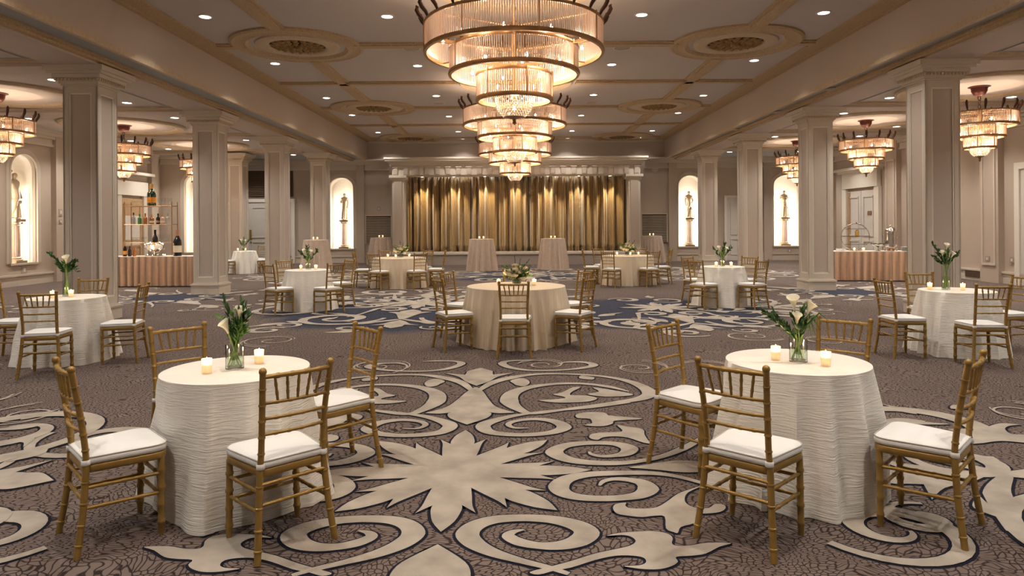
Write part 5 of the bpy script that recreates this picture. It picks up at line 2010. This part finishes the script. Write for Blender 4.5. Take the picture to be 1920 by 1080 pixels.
def rose_head(root, c, r, rnd, m='rose'):
    t = MB()
    c = Vector(c)
    for ring, (n, tilt, rr) in enumerate(((3, .25, .45), (5, .6, .75), (6, 1.0, 1.0))):
        for k in range(n):
            a = 2 * pi * k / n + ring * .5 + rnd.uniform(-.2, .2)
            out = Vector((cos(a), sin(a), 0))
            tan = Vector((-sin(a), cos(a), 0))
            R = r * rr
            base = c - Vector((0, 0, r * .5))
            pts = []
            for v in range(4):
                u = v / 3
                cen = base + out * (R * sin(u * 1.5) * (.5 + tilt * .5)) + Vector((0, 0, 1)) * (r * (1.25 - tilt * .35) * u)
                w = R * .75 * sin(.5 + u * 1.9)
                pts += [cen - tan * w - out * w * .25, cen + out * R * .08, cen + tan * w - out * w * .25]
            fs = []
            for v in range(3):
                for q in range(2):
                    i = v * 3 + q
                    fs.append((i, i + 1, i + 4, i + 3))
            t.add(pts, fs)
    return t.build('rose', m, root, 80)


def bouquet(loc, label, s, seed):
    rnd = random.Random(seed)
    root = thing('flower_bowl', label, 'flowers', loc, 0, 'low bouquets')
    MB().lathe([(0, .002), (.05 * s, .002), (.065 * s, .02), (.07 * s, .07), (.066 * s, .09), (.062 * s, .09), (.063 * s, .025), (0, .012)], 24).build('bowl', 'glass', root, 40)
    MB().lathe([(0, .013), (.06 * s, .026), (.064 * s, .085), (0, .09)], 20).build('floral_foam', 'leaf', root, 40)
    g1, g2 = MB(), MB()
    for k in range(24):
        a = 2 * pi * k / 24 + rnd.uniform(-.2, .2)
        ln = rnd.uniform(.13, .22) * s
        spray(g1 if k % 2 else g2, (0, 0, .10 * s), (ln * cos(a), ln * sin(a), (.12 + rnd.uniform(0, .16)) * s), 9, .06 * s, .032 * s, rnd, .02, .9)
    for (x, y, zz) in ((-.03, .02, .42), (.18, .02, .36), (.05, .05, .36), (-.20, 0, .27)):
        spray(g1, (0, 0, .12 * s), (x * s, y * s, zz * s), 12, .035 * s, .016 * s, rnd, .02, .5)
    tag(g1.build('dark_foliage', 'leaf', root), kind='stuff')
    tag(g2.build('light_foliage', 'leaf2', root), kind='stuff')
    for (x, y, zz, r) in ((-.10, -.09, .15, .055), (-.04, -.12, .14, .05), (-.14, -.03, .17, .05), (-.01, -.09, .22, .058), (-.07, -.07, .21, .05), (.04, -.10, .20, .04), (-.02, -.01, .28, .045), (.10, -.05, .25, .045), (.10, -.12, .10, .038), (.14, -.02, .20, .035), (-.13, .06, .2, .045), (.05, .10, .24, .05), (.12, .08, .18, .045)):
        rose_head(root, (x * s, y * s, zz * s), r * s * 1.22, rnd)
    return root


bouquet((0.01, 9.45, .7605), 'low bouquet of ivory roses and greens on the large centre table', .95, 2)
bouquet((-3.02, 17.95, .7605), 'low bouquet of ivory roses on the large table before the stage left', 1.0, 4)
bouquet((3.0, 18.35, .7605), 'low bouquet of pale roses on the large table before the stage right', 1.05, 6)


# ------------------------------------------------------------------ bar at the left
def skirted_table(label, loc, rz, L, D, H, seed):
    root = thing('buffet_table', label, 'table', loc, rz)
    rnd = random.Random(seed)
    per = [(-L / 2, -D / 2), (L / 2, -D / 2), (L / 2, D / 2), (-L / 2, D / 2)]
    pts = []
    for i in range(4):
        a, b2 = Vector(per[i]), Vector(per[(i + 1) % 4])
        n = int((b2 - a).length / .018)
        nrm = Vector(((b2 - a).y, -(b2 - a).x)).normalized()
        for k in range(n):
            pts.append((a.lerp(b2, k / n), nrm, (a - b2).length * k / n + i * 7))
    t = MB()
    rings = []
    for j in range(7):
        u = j / 6
        zz = H - .005 - (H - .03) * u
        rings.append([tuple(p + nr * (.055 + (.03 + .022 * u) * (1 - 2 * abs(sin(s * 17.5 + .6 * sin(s * 5))) ** .7 + .25 * sin(s * 71 + 1.3)))) + (zz,) for p, nr, s in pts])
    t.loft(rings[::-1], cap=False)
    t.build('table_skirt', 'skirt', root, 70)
    MB().box(-L / 2 - .015, L / 2 + .015, -D / 2 - .02, D / 2 + .02, H - .008, H).build('top_cloth', 'whitecloth', root)
    t = MB()
    for x in (-L / 2 + .1, L / 2 - .1):
        for y in (-D / 2 + .1, D / 2 - .1):
            t.tube([(x, y, 0), (x, y, H - .01)], .02, 6)
    t.build('legs', 'tableframe', root)
    return root


BY = 18.58
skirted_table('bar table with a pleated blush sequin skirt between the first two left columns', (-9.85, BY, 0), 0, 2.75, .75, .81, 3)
BZ = .8105


def bottle(label, loc, h, r, body, neckm='blackcap', labelm=None, group=None, kind='wine', cap=True):
    root = thing('bottle', label, 'bottle', loc, 0, group)
    if kind == 'wine':
        prof = [(0, 0), (r, .0), (r, .52 * h), (r * .92, .60 * h), (r * .55, .70 * h), (r * .36, .78 * h), (r * .34, .97 * h), (0, .97 * h)]
        nk = .78
    else:
        prof = [(0, 0), (r, .0), (r * 1.02, .55 * h), (r * .8, .64 * h), (r * .32, .70 * h), (r * .30, .90 * h), (0, .90 * h)]
        nk = .80
    MB().lathe(prof, 18).build('glass_body', body, root, 35)
    MB().lathe([(r * .38, nk * h), (r * .40, .90 * h), (r * .42, .97 * h), (r * .42, h), (0, h)], 14).build('neck_foil' if kind == 'wine' else 'stopper', neckm, root, 35)
    if labelm:
        MB().lathe([(r * 1.012, .14 * h), (r * 1.012, .40 * h)], 18).build('paper_label', labelm, root, 60)
    return root


def stemglass(label, loc, flute, group):
    root = thing('drinking_glass', label, 'glass', loc, 0, group)
    if flute:
        pb = [(.0, .095), (.018, .11), (.026, .15), (.024, .23)]
    else:
        pb = [(.0, .085), (.03, .095), (.045, .12), (.044, .145)]
    MB().lathe(pb, 14).build('glass_bowl', 'glass', root, 50)
    MB().lathe([(.033, .002), (.03, .006), (.005, .012), (.004, .085)], 12).build('glass_stem', 'glass', root, 50)
    return root


bottle('giant dark champagne bottle with cream label at the right end of the bar', (-9.16, BY - .1, BZ), .70, .105, 'blackbottle', 'copperfoil', 'creamlabel', 'bottles on the bar')
bottle('dark champagne bottle with gold foil, leftmost on the bar', (-10.55, BY - .16, BZ), .36, .048, 'blackbottle', 'goldfoil', 'orangelabel', 'bottles on the bar')
bottle('black wine bottle, second from the left on the bar', (-10.42, BY - .16, BZ), .28, .042, 'blackbottle', 'blackcap', None, 'bottles on the bar')
bottle('brown wine bottle, third from the left on the bar', (-10.29, BY - .16, BZ), .26, .042, 'amberbottle', 'amberbottle', None, 'bottles on the bar')
# ice bowl with a bottle and fairy lights
ib = thing('ice_bowl', 'footed silver ice bowl wrapped in fairy lights on the bar', 'ice bowl', (-9.80, BY - .05, BZ))
MB().lathe([(.0, 0), (.23, .002), (.24, .014), (.20, .02), (.10, .03), (.06, .06), (.05, .09), (.10, .12), (.19, .19), (.235, .29), (.25, .31), (.235, .31), (.18, .20), (.0, .14)], 32).build('silver_bowl', 'silver', ib, 40)
for sg in (-1, 1):
    MB().tube([(sg * .225, 0, .28), (sg * .27, 0, .25), (sg * .27, 0, .19), (sg * .19, 0, .17)], .009, 6).build('handle', 'silver', ib, 60)
fl = MB()
rnd = random.Random(11)
for k in range(26):
    a = rnd.uniform(0, 6.28)
    rr, zz = rnd.choice(((.25, .03), (.26, .035), (.15, .16), (.24, .32), (.2, .34), (.12, .37)))
    fl.lathe([(0, -.009), (.008, 0), (0, .009)], 6, (rr * cos(a), rr * sin(a), zz))
tag(fl.build('fairy_lights', 'bulb', ib), kind='stuff')
lamp('POINT', (0, -.3, .12), 1.2, (1, .6, .35), ib, size=.1, name='fairy_lamp')
bottle('dark champagne bottle standing in the silver ice bowl', (-9.80, BY - .03, BZ + .15), .56, .075, 'blackbottle', 'blackbottle', 'goldfoil', 'bottles on the bar')
# étagère behind the bar
SHX, SHY = -10.30, 19.30
sh = thing('bar_shelf', 'brass shelf unit with glass shelves behind the bar', 'shelf', (SHX, SHY, 0))
for sx_ in (-.66, .66):
    for sy_ in (-.16, .16):
        MB().tube([(sx_, sy_, 0), (sx_, sy_, 2.30)], .014, 8).build('upright', 'brass', sh, 50)
SHZ = (.62, 1.165, 1.675, 2.19)
for zz in SHZ:
    s_ = MB().box(-.66, .66, -.17, .17, zz - .010, zz).build('shelf_board', 'glass', sh)
    t = MB()
    for y in (-.17, .17):
        t.tube([(-.66, y, zz - .008), (.66, y, zz - .008)], .011, 6)
    for x in (-.66, .66):
        t.tube([(x, -.17, zz - .008), (x, .17, zz - .008)], .011, 6)
    t.build('shelf_rail', 'brass', s_, 50)
bottle('big champagne bottle with orange label on the top shelf of the bar', (SHX + .02, SHY - .02, SHZ[3] + .001), .62, .115, 'greenbottle', 'goldfoil', 'orangelabel', 'bottles on the shelf')
for k, (dx, h, r, b, nmk, lb, desc) in enumerate(((-.49, .33, .046, 'clearbottle', 'blackcap', None, 'clear bottle with black cap, first'), (-.32, .29, .05, 'limebottle', 'limebottle', None, 'green gin bottle, second'),
                                                (-.16, .31, .05, 'amberbottle', 'amberbottle', None, 'amber bottle, third'), (.02, .28, .06, 'amberbottle', 'goldfoil', 'creamlabel', 'squat whiskey bottle with pale label, fourth'),
                                                (.20, .30, .052, 'blackbottle', 'blackcap', 'copperfoil', 'dark bottle, fifth'), (.32, .29, .058, 'pinkbottle', 'goldfoil', 'creamlabel', 'rosy bottle with pale label, sixth'), (.47, .30, .05, 'clearbottle', 'clearbottle', None, 'frosted clear bottle, seventh'))):
    bottle(desc + ' from the left on the middle shelf', (SHX + dx, SHY - .02, SHZ[2] + .001), h, r, b, nmk, lb, 'bottles on the shelf', 'spirit')
k = 0
for zz, xs, fl_, nm in ((SHZ[3], (.22, .31, .40, .50, .58), True, 'flute on the top shelf, right of the big bottle'), (SHZ[3], (-.50, -.40, -.28), False, 'coupe glass on the top shelf, left of the big bottle'),
                        (SHZ[1], (-.52, -.40, -.28, -.17), False, 'coupe glass on the lowest visible shelf, left group'), (SHZ[1], (.17, .25, .33, .41, .50), True, 'flute on the lowest visible shelf, right group')):
    for i, dx in enumerate(xs):
        stemglass('%s clear %s' % (NTH[i], nm), (SHX + dx, SHY - .03, zz + .001), fl_, 'glasses on the bar shelf')

# ------------------------------------------------------------------ coffee table at the right
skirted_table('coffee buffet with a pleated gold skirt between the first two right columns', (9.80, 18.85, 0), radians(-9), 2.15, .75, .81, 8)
st = thing('ring_stand', 'round wire display stand with tiers on the coffee buffet', 'stand', (9.42, 18.95, BZ), radians(-9))
MB().tube([(.37 * cos(a), 0, .385 + .37 * sin(a)) for a in [2 * pi * i / 40 for i in range(40)]], .012, 7, closed=True).build('hoop', 'silver', st, 60)
for i, (zz, hw) in enumerate(((.60, .28), (.40, .36), (.17, .29))):
    MB().box(-hw, hw, -.07, .07, zz - .006, zz).build('tier_tray', 'silver', st)
    MB().tube([(-hw, -.07, zz + .012), (hw, -.07, zz + .012)], .006, 6).build('tray_rail', 'darkmetal', st, 60)
MB().box(-.14, .14, -.08, .08, 0, .018).build('stand_base', 'silver', st)
MB().tube([(.03, 0, .755), (.03, 0, .79)], .016, 6).build('hoop_knob', 'darkmetal', st)
cnd = thing('tea_canister', 'small tan canister on the middle tray of the wire stand', 'canister', (9.46, 18.93, BZ + .401))
MB().lathe([(0, 0), (.05, 0), (.05, .13), (.04, .15), (0, .15)], 16).build('body', 'goldfoil', cnd, 40)
MB().lathe([(.03, .15), (.03, .18), (0, .185)], 12).build('lid', 'brass', cnd, 40)
ur = thing('coffee_urn', 'tall polished coffee urn with domed lid on the buffet', 'urn', (10.28, 18.72, BZ + .004), radians(-9))
MB().lathe([(0, .10), (.145, .10), (.15, .12), (.15, .50), (.155, .515)], 30).build('body', 'silver', ur, 40)
MB().lathe([(.155, .515), (.15, .54), (.12, .60), (.07, .64), (0, .65)], 30).build('lid', 'silver', ur, 50)
MB().lathe([(.01, .65), (.025, .67), (.03, .69), (.015, .71), (0, .715)], 12).build('lid_knob', 'silver', ur, 50)
for k in range(4):
    a = pi / 4 + k * pi / 2
    MB().tube([(.13 * cos(a), .13 * sin(a), .12), (.16 * cos(a), .16 * sin(a), .06), (.155 * cos(a), .155 * sin(a), .0)], [.014, .012, .018], 7).build('foot', 'silver', ur, 60)
MB().lathe([(0, 0), (.09, 0), (.09, .03), (.06, .07), (0, .07)], 20).build('burner', 'copper', ur, 40)
for sg in (-1, 1):
    MB().tube([(sg * .15, 0, .44), (sg * .195, 0, .44), (sg * .195, 0, .36), (sg * .15, 0, .36)], .009, 6).build('handle', 'silver', ur, 60)
MB().tube([(0, -.15, .17), (0, -.21, .17), (0, -.21, .13)], .012, 7).build('spout', 'silver', ur, 60)
bw = thing('footed_bowl', 'silver wire footed bowl beside the coffee urn', 'bowl', (9.93, 18.72, BZ))
MB().lathe([(0, 0), (.07, .004), (.06, .012), (.015, .03), (.015, .09), (.06, .11), (.14, .15), (.165, .19), (.15, .185), (.05, .125), (0, .12)], 26).build('bowl', 'silver', bw, 40)
MB().tube([(.168 * cos(a), .168 * sin(a), .195 + .012 * cos(8 * a)) for a in [2 * pi * i / 64 for i in range(64)]], .008, 6, closed=True).build('rim', 'darkmetal', bw, 60)
CUP = MB().lathe([(0, .003), (.028, .003), (.032, .01), (.044, .06), (.041, .06), (.028, .014), (0, .012)], 16).mesh('cup_wall', M['china'], 40)
for i in range(3):
    for j in range(2):
        th = thing('coffee_cup', 'white cup at the left end of the coffee buffet, %s, %s' % (('front row', 'middle row', 'back row')[i], ('left', 'right')[j]), 'cup', (8.92 + .11 * j + .02 * i, 18.78 + .12 * i, BZ), 0, 'coffee cups')
        obj('cup_wall', CUP, th)
        MB().tube([(.040, 0, .045), (.062, 0, .042), (.060, 0, .022), (.035, 0, .02)], .004, 5).build('handle', 'china', th, 60)
PLT = MB().lathe([(0, 0), (.06, 0), (.105, .014), (.11, .016), (.10, .013), (.06, .005), (0, .005)], 24).mesh('saucer', M['china'], 40)
for i in range(9):
    o = obj('plate', PLT, None, (10.62, 18.62, BZ + .012 * i))
    tag(o, '%s white side plate from the bottom of the stack right of the urn' % NTH[i], 'plate', 'stacked side plates')
candle(9.28, 18.72, BZ, 'left votive candle in front of the wire stand on the coffee buffet', 'votive candles')
candle(9.50, 18.66, BZ, 'right votive candle in front of the wire stand on the coffee buffet', 'votive candles')
